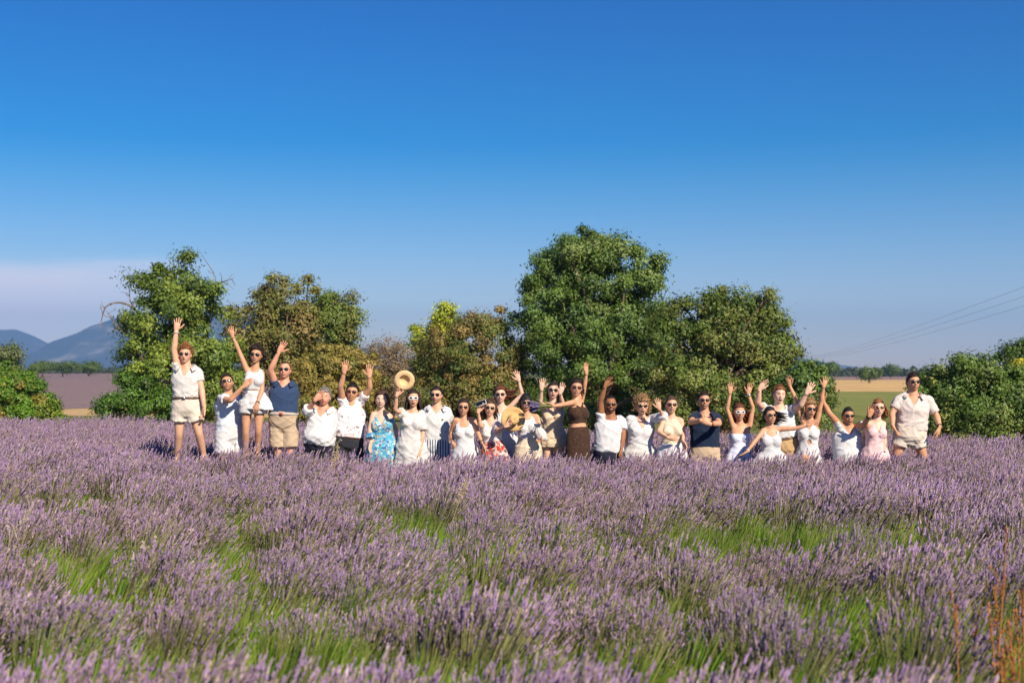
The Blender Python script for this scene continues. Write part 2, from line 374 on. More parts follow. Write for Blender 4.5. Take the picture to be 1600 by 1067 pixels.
def make_tree(name, label, cat, px_blobs, Y, base_px, nclump, per, spread, leaf, palette, pw, seed, trunk_r=0.14, ndepth=0.8, group=None, hollow=0.55, lump=0.28,
              limbs=14, loose=1.0, extra=None, trunk_h=None, vjit=0.18, aspect=0.62, vt=None):
    rng = np.random.default_rng(seed)
    base = np.array([(base_px - 800) / FPX * Y, Y, 0.0])
    blobs = []
    for b in px_blobs:
        cx, cy, rx, ry = b[:4]; dy = b[4] if len(b) > 4 else 0.0; YY = Y + dy
        c = W(cx, cy, YY); rx *= .95; ry *= .92; rr = (rx / FPX * YY, rx / FPX * YY * ndepth, ry / FPX * YY)
        blobs.append((c, rr))
    nclump = int(nclump * 0.58); per = int(per * 3.1); lump *= 1.4; leaf *= 0.74
    CC, ON = crown_points(blobs, nclump, per, rng, spread, hollow, lump, vt=vt if vt is not None else (-.55 if cat == 'bush' else -.36))
    k = len(CC); n = k * per
    cs = spread * rng.uniform(0.5, 1.25, k)
    off = rng.normal(size=(n, 3)) * np.repeat(cs, per)[:, None] * np.array([1, 1, 0.75]) * 0.55
    C = np.repeat(CC, per, 0) + off
    on = np.repeat(ON, per, 0)
    nr = on * 0.45 + off / np.maximum(np.linalg.norm(off, axis=1, keepdims=True), 1e-6) * 1.0 + np.array([0, 0, 0.35]) + rng.normal(size=(n, 3)) * 0.42 * loose
    nr /= np.linalg.norm(nr, axis=1, keepdims=True)
    pal = np.array(palette, float) * np.array([1.26, 1.36, 1.12]); pw = np.array(pw, float) / sum(pw)
    ci = rng.choice(len(pal), k, p=pw); li = np.repeat(ci, per)
    swap = rng.random(n) < 0.22; li[swap] = rng.choice(len(pal), swap.sum(), p=pw)
    cols = pal[li] * rng.uniform(1 - vjit, 1 + vjit, (n, 1)) * np.repeat(rng.uniform(0.82, 1.18, (k, 1)), per, 0)
    ok = C[:, 2] > 0.03
    C, nr, cols = C[ok], nr[ok], cols[ok]; n = len(C)
    root = link(name, None, None, None, base); tag(root, label, cat, group)
    link('crown', leaf_mesh('crown', C, nr, leaf * rng.uniform(0.65, 1.35, n), cols, rng, aspect, base), M_LEAF, root)
    # trunk and limbs that reach into the clumps
    mb = MB(); zt = max(c[0][2] for c in blobs); big = max(blobs, key=lambda q: q[1][0] * q[1][2])[0]
    th = trunk_h if trunk_h else max(0.5, (big[2]) * 0.55)
    top = np.array([base[0] * 0.6 + big[0] * 0.4, Y, th])
    pts = spline([[*base, trunk_r * 1.35], [*(base * 0.6 + top * 0.4 + [rng.normal() * .06, rng.normal() * .06, 0]), trunk_r], [*top, trunk_r * 0.75]], 9)
    pts[0, 2] -= 0.1
    mb.tube(pts[:, :3], pts[:, 3], 9)
    pick = rng.permutation(k)[:limbs]
    for q in pick:
        e = CC[q]; f = rng.uniform(0.45, 1.0); s = base + (top - base) * f
        m1 = s + (e - s) * 0.45 + np.array([rng.normal() * .12, rng.normal() * .12, 0.12 + 0.1 * rng.random()]) * np.linalg.norm(e - s) * 0.5
        pp = spline([[*s, trunk_r * 0.5], [*m1, trunk_r * 0.3], [*e, 0.012]], 8)
        mb.tube(pp[:, :3], pp[:, 3], 6)
        for w in range(2):
            e2 = CC[rng.integers(k)]
            if np.linalg.norm(e2 - m1) < 2.0:
                p2 = spline([[*m1, trunk_r * 0.25], [*((m1 + e2) / 2 + rng.normal(size=3) * .08), trunk_r * 0.15], [*e2, 0.008]], 6)
                mb.tube(p2[:, :3], p2[:, 3], 5)
    link('trunk', mb.mesh('trunk', base), M_BARK, root)
    if extra: extra(root, base, rng)
    return root

G1, G2, G3, G4 = (0.085, 0.125, 0.02), (0.14, 0.18, 0.03), (0.05, 0.085, 0.018), (0.21, 0.22, 0.05)
OLV, BRN, TAN = (0.12, 0.115, 0.03), (0.2, 0.135, 0.055), (0.33, 0.23, 0.1)
def dead_branches(specs, Y):
    def f(root, base, rng):
        for pts, r in specs:
            P = [[*W(x, y, Y), r * (1 - 0.8 * i / (len(pts) - 1))] for i, (x, y) in enumerate(pts)]
            P = np.array(P); P[1:, 1] -= rng.random(len(P) - 1) * 0.3
            pp = spline(P, 6 * len(P)); mb = MB(); mb.tube(pp[:, :3], np.maximum(pp[:, 3], 0.006), 6)
            for q in range(5):                              # short twigs along the branch
                i = rng.integers(len(pp) // 3, len(pp) - 1); s = pp[i, :3]
                e = s + rng.normal(size=3) * [0.22, 0.15, 0.18] + [0, 0, 0.04]
                mb.tube(spline([s, (s + e) / 2 + rng.normal(size=3) * .03, e], 5), [0.012, 0.01, 0.009, 0.007, 0.004], 5)
            link('dead_branch', mb.mesh('dead_branch', base), M_DEAD, root)
    return f
def all_trees():
    # B: tall bright tree on the left with dead boughs
    make_tree('broadleaf_tree', 'tall bright green tree with dead bare boughs, leftmost of the tall trees', 'tree',
              [(283, 425, 26, 40), (240, 450, 34, 40), (300, 465, 50, 42), (255, 505, 62, 50), (320, 540, 52, 50), (270, 580, 80, 55), (345, 600, 45, 50), (225, 560, 40, 50), (300, 630, 70, 35)],
              37.0, 275, 520, 95, 0.34, 0.12, [G2, G1, (0.2, 0.235, 0.04), G3], [4, 3, 1.3, 2], 11, 0.17, group='trees along the field edge', lump=0.34, hollow=0.45,
              extra=dead_branches([([(222, 495), (205, 478), (185, 473), (168, 480), (160, 500), (161, 515)], 0.04), ([(215, 540), (195, 520), (178, 500), (170, 485)], 0.028), ([(318, 460), (340, 445), (368, 436)], 0.035),
                                   ([(215, 490), (205, 470), (203, 455)], 0.03), ([(330, 455), (338, 440), (336, 425)], 0.02)], 37.0))
    make_tree('low_bush', 'dark green low bush at the foot of the tall bright tree', 'bush',
              [(195, 620, 42, 42), (235, 632, 40, 34), (170, 640, 22, 22)], 35.6, 200, 150, 80, 0.24, 0.10, [(0.06, 0.12, 0.014), (0.09, 0.17, 0.02), G3], [3, 2, 2], 12, 0.06, group='bushes along the field edge', limbs=8)
    # A: wide bush at the left edge with reddish tips
    make_tree('wide_bush', 'wide rounded green bush with orange tinged top at left edge', 'bush',
              [(-40, 624, 70, 54), (28, 626, 56, 44), (2, 606, 50, 34), (66, 638, 22, 20)], 36.0, 20, 360, 95, 0.26, 0.10, [(0.08, 0.16, 0.014), (0.13, 0.17, 0.02), (0.2, 0.14, 0.03), (0.06, 0.12, 0.012)], [3, 2.5, 1.5, 2], 13, 0.07, group='bushes along the field edge', limbs=10, lump=0.16, hollow=0.6)
    make_tree('distant_tree', 'grey green tree peeping over the wide left bush', 'tree',
              [(10, 562, 30, 18), (-20, 560, 30, 20)], 75.0, 5, 90, 70, 0.4, 0.2, [(0.09, 0.11, 0.045), (0.12, 0.13, 0.06)], [1, 1], 14, 0.12, limbs=8)
    # C: brown-tipped oak behind
    make_tree('oak_tree', 'olive brown oak with gappy crown behind the bright left tree', 'tree',
              [(400, 500, 46, 38), (445, 475, 44, 42), (400, 545, 42, 40), (458, 520, 50, 40), (430, 580, 50, 34)],
              42.0, 430, 300, 90, 0.36, 0.13, [OLV, BRN, (0.15, 0.14, 0.04), (0.22, 0.17, 0.06), G1], [3, 2, 3, 1.6, 1], 15, 0.16, group='trees along the field edge', lump=0.32, limbs=26, vt=-.22)
    make_tree('oak_tree', 'green oak beside the brown one, above the mounded shrub', 'tree',
              [(512, 490, 40, 38), (535, 520, 34, 34), (490, 530, 40, 34), (520, 570, 45, 40)], 43.0, 515, 230, 90, 0.34, 0.13, [G1, OLV, (0.12, 0.15, 0.035), (0.2, 0.17, 0.06)], [3, 3, 2, 1], 16, 0.14, group='trees along the field edge', lump=0.3)
    # D: mounded shrub
    make_tree('mounded_shrub', 'mounded olive gold shrub behind the floral shirt man', 'bush',
              [(520, 590, 74, 52), (560, 600, 46, 48), (475, 610, 40, 48), (520, 630, 84, 34)], 38.0, 520, 430, 95, 0.24, 0.10, [(0.18, 0.145, 0.03), (0.24, 0.175, 0.045), OLV, (0.31, 0.215, 0.07)], [3, 3, 2, 1.6], 17, 0.07, group='bushes along the field edge', limbs=10, lump=0.06, hollow=0.74)
    # E: thin brown shrub
    make_tree('thin_brown_shrub', 'thin half bare mauve brown shrub in the gap between mounds', 'bush',
              [(612, 560, 38, 42), (625, 600, 34, 50), (598, 610, 24, 40)], 42.0, 612, 190, 45, 0.3, 0.075, [(0.2, 0.13, 0.085), (0.26, 0.18, 0.12), (0.15, 0.11, 0.06)], [2, 2, 1], 18, 0.06, group='bushes along the field edge', limbs=30)
    # F: yellow green tree top
    make_tree('yellow_tree', 'bright yellow green tree top peeping above the brown bush', 'tree',
              [(690, 492, 24, 18), (668, 503, 20, 17), (660, 530, 22, 26), (700, 525, 22, 26)], 47.0, 683, 120, 75, 0.3, 0.13, [(0.34, 0.34, 0.03), (0.24, 0.29, 0.03), (0.45, 0.4, 0.04), G1], [3, 3, 2, 1], 19, 0.13, limbs=8)
    # G: brown topped dome
    make_tree('domed_bush', 'big domed bush with rusty brown flowering top, centre', 'bush',
              [(742, 560, 82, 78), (700, 590, 56, 66), (790, 600, 52, 66), (745, 620, 100, 44)], 36.5, 745, 620, 95, 0.26, 0.10, [OLV, (0.19, 0.125, 0.04), (0.1, 0.12, 0.025), (0.24, 0.16, 0.06), G3], [3, 2.6, 3, 1.2, 1], 20, 0.1, group='bushes along the field edge', limbs=14, lump=0.06, hollow=0.74)
    # H: the tallest tree
    make_tree('tall_tree', 'tallest dark green tree with broad rounded crown, centre right', 'tree',
              [(905, 395, 52, 38), (950, 390, 44, 36), (1000, 420, 44, 44), (870, 430, 44, 46), (935, 450, 78, 55), (840, 475, 38, 40), (1020, 470, 40, 48), (890, 510, 80, 52), (975, 520, 80, 52), (850, 540, 44, 44), (930, 580, 100, 52), (1000, 590, 70, 50), (880, 630, 62, 34), (960, 640, 80, 30)],
              36.0, 935, 1150, 100, 0.29, 0.115, [G1, (0.095, 0.145, 0.03), G3, (0.15, 0.185, 0.055), (0.065, 0.115, 0.028)], [3, 3, 2.5, 1.4, 2], 21, 0.22, group='trees along the field edge', lump=0.36, hollow=0.45, limbs=40, vt=-.24)
    # I: wide oak
    make_tree('wide_oak', 'wide olive green oak with gaps behind the right half of the group', 'tree',
              [(1090, 490, 44, 36), (1140, 480, 46, 34), (1195, 500, 40, 40), (1060, 530, 52, 40), (1130, 540, 70, 44), (1205, 550, 38, 40), (1080, 590, 60, 38), (1170, 600, 66, 44), (1110, 640, 80, 30), (1195, 640, 50, 34)],
              32.0, 1125, 700, 95, 0.3, 0.105, [(0.11, 0.12, 0.03), G1, (0.13, 0.15, 0.035), (0.18, 0.17, 0.055), G3], [3, 3, 3, 1.6, 2], 22, 0.17, group='trees along the field edge', lump=0.36, hollow=0.45, limbs=34, vt=-.24)
    make_tree('leafy_bush', 'leafy green bush between the wide oak and the meadow', 'bush',
              [(1262, 592, 34, 26), (1240, 615, 40, 40), (1285, 612, 22, 22), (1255, 650, 46, 30)], 29.5, 1250, 190, 80, 0.22, 0.10, [G1, (0.09, 0.15, 0.03), G3, (0.14, 0.17, 0.05)], [3, 3, 2, 1.5], 23, 0.07, group='bushes along the field edge', limbs=12, lump=0.3)
    # J: right hand bush
    make_tree('spreading_bush', 'large dark green spreading bush with pale shoots at right edge', 'bush',
              [(1478, 596, 44, 36), (1530, 596, 48, 42), (1580, 616, 50, 44), (1460, 630, 44, 48), (1530, 650, 70, 44), (1610, 650, 60, 50), (1660, 600, 60, 60), (1450, 665, 34, 26)],
              25.5, 1535, 620, 95, 0.22, 0.085, [G1, (0.08, 0.14, 0.025), G3, (0.15, 0.18, 0.055), (0.22, 0.21, 0.05)], [3, 3, 2.5, 1.6, 0.7], 24, 0.1, group='bushes along the field edge', lump=0.26, limbs=18)
    make_tree('distant_tree', 'dark green tree top behind the right hand bush', 'tree',
              [(1592, 552, 26, 22), (1630, 545, 40, 30), (1600, 590, 34, 34)], 40.0, 1600, 130, 80, 0.3, 0.12, [G1, G3, (0.12, 0.15, 0.03)], [2, 2, 1], 25, 0.12, limbs=10)
    make_tree('broom_bush', 'yellow flowering broom poking out behind the right hand bush', 'bush',
              [(1592, 580, 16, 17), (1612, 585, 20, 22)], 30.0, 1600, 70, 70, 0.15, 0.07, [(0.55, 0.4, 0.02), (0.42, 0.36, 0.03), G2], [3, 2, 1], 26, 0.05, limbs=10)
    # low weeds at the field's edge by the sandy track
    for i, (x, w, h, c) in enumerate([(1395, 26, 12, 0), (1310, 24, 12, 1), (620, 30, 14, 1), (545, 24, 10, 0), (152, 20, 8, 1), (108, 12, 7, 0)]):
        YY = EDGE((x - 800) / FPX * 30) + 0.8
        make_tree('weedy_tuft', ['low green weeds beside the striped shirt man, at field edge', 'dark weeds behind the man in white polo, at field edge', 'yellowish weeds behind the blue floral dress, at field edge', 'yellow weeds behind the man shading his eyes, at field edge', 'pale weeds beside the sandy patch under the dark bush', 'tiny weeds on the sandy patch by the wide bush'][i], 'weeds',
                  [(x, HOR + 1.5 * FPX / YY, w, h)], YY, x, 26, 60, 0.12, 0.06, [[(0.12, 0.17, 0.03), (0.2, 0.21, 0.05)], [(0.22, 0.2, 0.06), (0.3, 0.24, 0.08)]][c], [1, 1], 40 + i, 0.02, limbs=5, group='weeds at the field edge')
    # far trees along the horizon: those one can tell apart, and the wood that reads as one mass
    rng = np.random.default_rng(5)
    far = [(1358, 583, 17, 9, 230, 'round green far bush in front of the horizon wood'), (1300, 573, 6, 7, 330, 'small upright far tree left of the round far bush'), (66, 572, 14, 6, 260, 'low green hedge clump left of the far lavender field'),
           (98, 573, 22, 7, 280, 'long low hedge clump above the far lavender field'), (138, 574, 20, 6, 290, 'last hedge clump before the tall bright tree'), (1392, 577, 8, 5, 420, 'tiny dark far tree by the right hand bush')]
    for i, (x, y, rx, ry, YY, lb) in enumerate(far):
        make_tree('far_tree', lb, 'tree', [(x, y, rx, ry), (x - rx * .5, y + 1, rx * .6, ry * .8), (x + rx * .5, y + 1, rx * .6, ry * .8)], YY, x, 60, 40, YY * 0.0035, YY * 0.0016, [(0.06, 0.1, 0.025), (0.1, 0.13, 0.035), (0.045, 0.08, 0.02)], [1, 1, 1], 60 + i, 0.15, limbs=3, group='far trees on the plain')
    C = []; 
    for (x0, x1, YY, h) in [(-200, 200, 560, 1.3), (1225, 1420, 600, 1.9), (200, 1225, 700, 1.6), (1420, 1800, 600, 1.9), (30, 190, 900, 2.0)]:
        n = int((x1 - x0) * (14 if x1 - x0 < 500 else 5))
        x = rng.uniform(x0, x1, n); yy = YY + rng.uniform(-25, 25, n)
        hh = np.array([h * (1.5 + 0.9 * mnoise.noise(Vector((a / 9.0, YY, 0))) + 0.5 * mnoise.noise(Vector((a / 2.6, YY, 4)))) for a in x])
        C.append(np.stack([(x - 800) / FPX * yy, yy, rng.random(n) ** 0.7 * hh * YY / 500], -1))
    C = np.concatenate(C); n = len(C)
    nr = rng.normal(size=(n, 3)) + [0, -0.6, 0.6]; nr /= np.linalg.norm(nr, axis=1, keepdims=True)
    pal = np.array([(0.045, 0.065, 0.02), (0.07, 0.085, 0.03), (0.03, 0.05, 0.015)])
    cols = pal[rng.integers(0, 3, n)] * rng.uniform(0.8, 1.2, (n, 1))
    tag(link('far_wood', leaf_mesh('far_wood', C, nr, rng.uniform(1.0, 2.2, n), cols, rng, 0.8), M_LEAF), 'dark far-off wood along the horizon', 'wood', kind='stuff')
all_trees()

# ---------------------------------------------------------------- power lines
m_wire = mat_plain('grey cable', (0.12, 0.12, 0.13), 0.5, 0.4)
for i, (y1, y0, lb) in enumerate([(444, 556, 'uppermost of three thin overhead wires at right'), (459, 557.5, 'middle one of three thin overhead wires at right'), (474, 559, 'lowest of three thin overhead wires at right')]):
    A, B = W(1262, y0, 520.0), W(1660, y1 - (y0 - y1) * 0.16, 74.0)
    t = np.linspace(0, 1, 60)[:, None]; P = A + (B - A) * t; P[:, 2] -= 5.0 * (t[:, 0] * (1 - t[:, 0])) 
    mb = MB(); mb.tube(P, np.linspace(0.03, 0.009, 60), 5, cap=False)
    tag(mb.build('overhead_wire', m_wire, origin=B), lb, 'power line', 'overhead wires')
# ================================================================ people: how a figure is built
ZM = {1: (240, 480, 4.104), 2: (440, 550, 5.928), 3: (560, 560, 5.928), 4: (680, 560, 5.928), 5: (800, 560, 5.928),
      6: (920, 570, 6.277), 7: (1060, 570, 6.277), 8: (1170, 570, 6.277), 9: (1280, 570, 6.277)}
def remesh(mb, voxel, smooth=3, fac=0.5):
    V, Q, T, C = mb.arrays()
    me = fast_mesh('tmp', V, Q, T)
    o = bpy.data.objects.new('tmp', me); COL.objects.link(o)
    m = o.modifiers.new('r', 'REMESH'); m.mode = 'VOXEL'; m.voxel_size = voxel; m.adaptivity = 0
    if smooth:
        s = o.modifiers.new('s', 'SMOOTH'); s.factor = fac; s.iterations = smooth
    dg = bpy.context.evaluated_depsgraph_get(); dg.update()
    e = o.evaluated_get(dg); em = e.to_mesh()
    n = len(em.vertices); P = np.empty(n * 3, np.float32); em.vertices.foreach_get('co', P)
    Nn = np.empty(n * 3, np.float32); em.vertices.foreach_get('normal', Nn)
    L = np.empty(len(em.loops), np.int32); em.loops.foreach_get('vertex_index', L)
    e.to_mesh_clear(); bpy.data.objects.remove(o); bpy.data.meshes.remove(me)
    return P.reshape(-1, 3).astype(float), L.reshape(-1, 4), Nn.reshape(-1, 3).astype(float)

ST_M = np.array([[-.03, .085, .08, 0], [.05, .150, .112, 0], [.15, .170, .122, 0], [.30, .160, .115, .004], [.42, .152, .110, .006], [.55, .158, .114, .004], [.70, .172, .122, .004], [.82, .178, .116, 0],
                 [.90, .160, .098, -.006], [.96, .110, .078, -.01], [1.0, .075, .064, -.01], [1.05, .058, .056, -.005]])
ST_F = np.array([[-.03, .085, .08, 0], [.05, .158, .115, -.005], [.15, .172, .124, -.01], [.30, .146, .108, 0], [.44, .118, .092, .005], [.55, .122, .094, .004], [.68, .138, .100, .002], [.80, .146, .096, 0],
                 [.89, .132, .080, -.006], [.95, .090, .066, -.01], [1.0, .060, .054, -.01], [1.05, .049, .049, -.005]])

def head_fn(d, jaw=1.0):
    """direction (x, forward, z) -> point on the head's surface, metres, centre of the head at 0"""
    d = np.asarray(d, float); d = d / np.linalg.norm(d, axis=-1, keepdims=True)
    a, b, c = 0.0765, 0.097, 0.118
    r = 1 / np.sqrt((d[..., 0] / a) ** 2 + (d[..., 1] / b) ** 2 + (d[..., 2] / c) ** 2)
    p = d * r[..., None]; x, f, z = p[..., 0].copy(), p[..., 1].copy(), p[..., 2].copy()
    low = np.clip(-z / 0.118, 0, 1); fr = np.clip(f / 0.08, 0, 1)
    x *= 1 - (0.26 / jaw) * low ** 1.4
    f = np.where((f < 0) & (z < -0.02), f * (1 - 0.35 * np.clip((-z - 0.02) / 0.08, 0, 1)), f)
    f += 0.030 * low ** 1.5 * np.clip((f + 0.02) / 0.07, 0, 1)                                  # jaw reaches forward to the chin
    f += 0.006 * np.exp(-((z + 0.098) / 0.014) ** 2 - (x / 0.02) ** 2) * fr                     # chin
    nz = np.where(z > -0.026, np.exp(-((z + 0.026) / 0.030) ** 2), np.exp(-((z + 0.026) / 0.009) ** 2))
    f += 0.028 * np.exp(-(np.abs(x) / (0.0095 + 0.004 * np.clip(-z / 0.03, 0, 1))) ** 2) * nz * fr  # nose
    f -= 0.011 * np.exp(-((np.abs(x) - 0.033) / 0.017) ** 2 - ((z - 0.010) / 0.013) ** 2) * fr   # eye sockets
    f += 0.005 * np.exp(-((z - 0.034) / 0.010) ** 2 - (x / 0.05) ** 2) * fr                      # brow
    f += 0.005 * np.exp(-(x / 0.020) ** 2 - ((z + 0.056) / 0.011) ** 2) * fr                     # lips
    f -= 0.004 * np.exp(-(x / 0.025) ** 2 - ((z + 0.078) / 0.008) ** 2) * fr
    f += 0.004 * np.exp(-((np.abs(x) - 0.045) / 0.018) ** 2 - ((z + 0.025) / 0.018) ** 2) * fr   # cheeks
    return np.stack([x, f, z], -1)
def head_at(x, z):
    """front surface point for given x, z"""
    x = np.asarray(x, float); z = np.asarray(z, float); t = np.stack([x, z], -1); q = t.copy()
    for _ in range(7):
        d = np.stack([q[..., 0], np.full_like(x, 0.085), q[..., 1]], -1); p = head_fn(d)
        q = q + (t - p[..., [0, 2]]) * 0.8
    return p
def scalp_margin(p, style):
    x, f, z = p[..., 0], p[..., 1], p[..., 2]
    line = np.where(z > 0.066, 0.2, np.where(z > 0.01, 0.012 + (z - 0.01) * 0.55, -0.008 + np.clip(z + 0.03, -0.1, 0.04) * 0.3))
    low = -0.055 if style in ('m',) else -0.075
    if style == 'high':  line = np.where(z > 0.088, 0.2, np.where(z > 0.01, 0.0 + (z - 0.01) * 0.3, line - .01))
    if style == 'bangs': line = np.where(z > 0.036, 0.2, line + .012)
    return np.minimum(line - f, (z - low) * 0.8)

class Person: pass
def solve(S, px, L, sign, lim=0.30):
    """point on the ray through px such that it lies L from S (sign +1 towards the camera)"""
    q = W(px[0], px[1], S[1]); d = q - S; dl = math.hypot(d[0], d[2])
    if sign == 0 or dl >= L:
        if dl > L * 1.12: q = S + d * (L * 1.12 / dl)
        return q
    dy = min(math.sqrt(L * L - dl * dl), lim) * abs(sign)
    return W(px[0], px[1], S[1] - dy * (1 if sign > 0 else -1))
def smoothpath(P, R, n=18):
    return spline(np.column_stack([P, R]), n)

def figure(spec):
    p = Person(); p.__dict__.update(spec)
    g = spec.get
    ox, oy, sc = ZM[p.z]; zp = lambda q: (ox + q[0] / sc, oy + q[1] / sc)
    p.zp = zp
    fem = p.sex == 'f'; k = p.h / 1.75; p.k = k; p.fem = fem; bw = g('build', 1.0); Y = p.Y
    yaw = math.radians(g('yaw', 0)); p.yawr = yaw
    p.H = W(*zp(p.head), Y - g('hfwd', 0.0)); p.hs = k ** 0.6 * g('hsz', 1.0)
    s0, s1 = [W(*zp(q), Y) for q in p.sh]
    hw = (s1[0] - s0[0]) / 2
    for q, sg in ((s0, 1), (s1, -1)): q[2] -= 0.026 * k; q[0] += sg * 0.012 * k
    s0[1] += 0.18 * k * math.sin(yaw); s1[1] -= 0.18 * k * math.sin(yaw)
    p.S = [s0, s1]; mid = (s0 + s1) / 2
    p.N = np.array([0.45 * p.H[0] + 0.55 * mid[0], Y + 0.012, p.H[2] - 0.176 * k])
    T = 0.50 * k * g('tl', 1.0); hx = W(*zp((p.hip, 0)), Y)[0]; dx = hx - p.N[0]
    p.Hc = np.array([hx, Y + g('hipback', 0.0), p.N[2] - math.sqrt(max(T * T - dx * dx, 0.05))])
    up = unit(p.N - p.Hc); p.up = up
    p.lat0 = unit(np.array([math.cos(yaw), -math.sin(yaw), g('hiproll', 0.0)])); sl = s1 - s0; p.lat1 = unit(np.array([math.cos(yaw), -math.sin(yaw), 0.6 * sl[2] / max(abs(sl[0]), .1)]))
    st = (ST_F if fem else ST_M).copy()
    st[:, 1:3] *= k * bw
    belly = g('belly', 0.0)
    st[:, 2] *= 1 + belly * np.exp(-((st[:, 0] - .38) / .18) ** 2); st[:, 3] += belly * .08 * np.exp(-((st[:, 0] - .38) / .18) ** 2); st[:, 1] *= 1 + 0.35 * belly * np.exp(-((st[:, 0] - .38) / .2) ** 2)
    p.st = st; Lt = np.linalg.norm(p.N - p.Hc) / 0.86; p.Lt = Lt; p.crotch = p.N - up * Lt      # t = 0.14 at the hip joints
    def frame(t):
        l = unit(p.lat0 * (1 - np.clip(t, 0, 1)) + p.lat1 * np.clip(t, 0, 1)); l = unit(l - up * np.dot(l, up)); return l, np.cross(l, up)
    p.frame = frame
    def ring(t, off=0.0, w=None, d=None, kk=26, ex=2.35):
        W_ = np.interp(t, st[:, 0], st[:, 1]) if w is None else w; D_ = np.interp(t, st[:, 0], st[:, 2]) if d is None else d
        F_ = np.interp(t, st[:, 0], st[:, 3]) * k; l, f = frame(t); a = np.arange(kk) * 2 * math.pi / kk
        ca, sa = np.cos(a), np.sin(a); e = 2 / ex
        X = np.sign(ca) * np.abs(ca) ** e * (W_ + off); Yy = np.sign(sa) * np.abs(sa) ** e * (D_ + off)
        return p.crotch + up * (Lt * t) + f * F_ + X[:, None] * l + Yy[:, None] * f
    p.ring = ring
    # arms
    p.arms = []; af = 0.80 if fem else 1.0; af *= g('armw', 1.0)
    for i, a in enumerate(p.arm):
        S = p.S[i]; E = solve(S, zp(a[0][:2]), 0.305 * k, a[0][2]); Wr = solve(E, zp(a[1][:2]), 0.255 * k, a[1][2])
        root = S * 0.45 + (p.N - np.array([0, 0, 0.09 * k])) * 0.55
        P = np.array([root, S, S * .5 + E * .5, E, E * .72 + Wr * .28, Wr]); R = np.array([.058, .052, .047, .039, .041, .0270]) * k * af
        path = smoothpath(P, R, 26)
        par = np.interp(np.linspace(0, 5, 26), [0, 1, 2, 3, 4, 5], [-.4, 0, .5, 1, 1.3, 2])
        p.arms.append(dict(S=S, E=E, W=Wr, path=path, par=par, tip=zp(a[2]), opt=a[3] if len(a) > 3 else {}))
    # legs
    p.legs = []; lf = 0.97 if fem else 1.0; l0, f0 = frame(0.1); knees = g('knee'); ank = g('ankle')
    for i, sg in enumerate((-1, 1)):
        Hj = p.Hc + l0 * sg * 0.088 * k; Lg = 0.24 * p.h
        if knees and knees[i]:
            K = solve(Hj, zp(knees[i][:2]), Lg, knees[i][2] if len(knees[i]) > 2 else 0)
            if ank and ank[i]: A = solve(K, zp(ank[i][:2]), Lg, -0.6)
            else: A = K + np.array([(K - Hj)[0] * 0.25, 0.10, -1.0]) * Lg * 0.98
            if A[2] < 0.08: A[2] = 0.08
        else:
            K = Hj + np.array([sg * .02, -.05, -1.0]) * Lg                                    # mid-jump: shins tucked back
            if K[2] < .16: K[2] = .16
            dz = min(K[2] - .09, Lg * .97); A = K + np.array([sg * .02, math.sqrt(max(Lg * Lg - dz * dz, .002)), -dz])
        P = np.array([Hj + up * .05, Hj * .65 + K * .35, K, K * .68 + A * .32, A]); R = np.array([.088, .080, .054, .054, .036]) * k * lf * (0.5 + 0.5 * bw)
        path = smoothpath(P, R, 24); par = np.interp(np.linspace(0, 4, 24), [0, 1, 2, 3, 4], [0, .35, 1, 1.35, 2])
        p.legs.append(dict(H=Hj, K=K, A=A, path=path, par=par))
    p.base = np.array([p.Hc[0], p.Hc[1], 0.0])
    # ---- head orientation
    hy, hp, hr = [math.radians(g(q, 0)) for q in ('hyaw', 'hpitch', 'hroll')]
    Rz = np.array(Matrix.Rotation(hy + yaw * 0.3, 3, 'Z')); Rx = np.array(Matrix.Rotation(hp, 3, 'X')); Ry = np.array(Matrix.Rotation(hr, 3, 'Y'))
    p.hR = Ry @ Rz @ Rx
    flip = np.array([1, -1, 1.0])
    p.hp = lambda q: p.H + ((np.asarray(q) * flip * p.hs) @ p.hR.T)
    build_body(p)
    return p

def hand(mb, Wr, D, Nn, thumb, s, pose):
    D = unit(D); Nn = unit(Nn - D * np.dot(Nn, D)); Sd = np.cross(D, Nn) * thumb      # Sd points to the thumb side
    sp, cu = {'open': (1.0, 0.12), 'relax': (0.45, 0.5), 'fist': (0.15, 1.55), 'flat': (0.25, 0.15), 'grip': (0.25, 1.1)}[pose]
    R = []; a = np.arange(10) * 2 * math.pi / 10
    for t, w, th in ((-.025, .026, .021), (0, .027, .019), (.03, .037, .017), (.065, .041, .015), (.092, .039, .013), (.10, .034, .009)):
        R.append(Wr + D * t * s + (np.cos(a) * w * s)[:, None] * Sd + (np.sin(a) * th * s)[:, None] * Nn)
    mb.rings(np.array(R))
    for j, (o, L, an) in enumerate(((.029, .074, .16), (.010, .082, .03), (-.010, .076, -.09), (-.028, .060, -.24))):
        b = Wr + D * (.086 - .006 * abs(j - 1)) * s + Sd * o * s; d = unit(D * math.cos(an * sp) + Sd * math.sin(an * sp))
        P = [b]; c = cu * (0.9 + 0.12 * j) / 1.0; ang = c * 0.35; q = b
        for f in (.42, .33, .25):
            q = q + (d * math.cos(ang) + Nn * math.sin(ang)) * L * f * s; P.append(q); ang += c * 0.62
        mb.tube(P, np.array([.0098, .0090, .0082, .0066]) * s, 6)
    b = Wr + D * .022 * s + Sd * .026 * s; ta = 0.85 if pose in ('open',) else 0.5
    d = unit(D * math.cos(ta) + Sd * math.sin(ta) + Nn * (0.25 if pose != 'fist' else .8)); d2 = unit(d + D * .35 + Nn * (0.05 if pose != 'fist' else .6))
    mb.tube([b, b + d * .038 * s, b + d * .038 * s + d2 * .032 * s, b + d * .038 * s + d2 * .056 * s], np.array([.0135, .0112, .0098, .0075]) * s, 6)

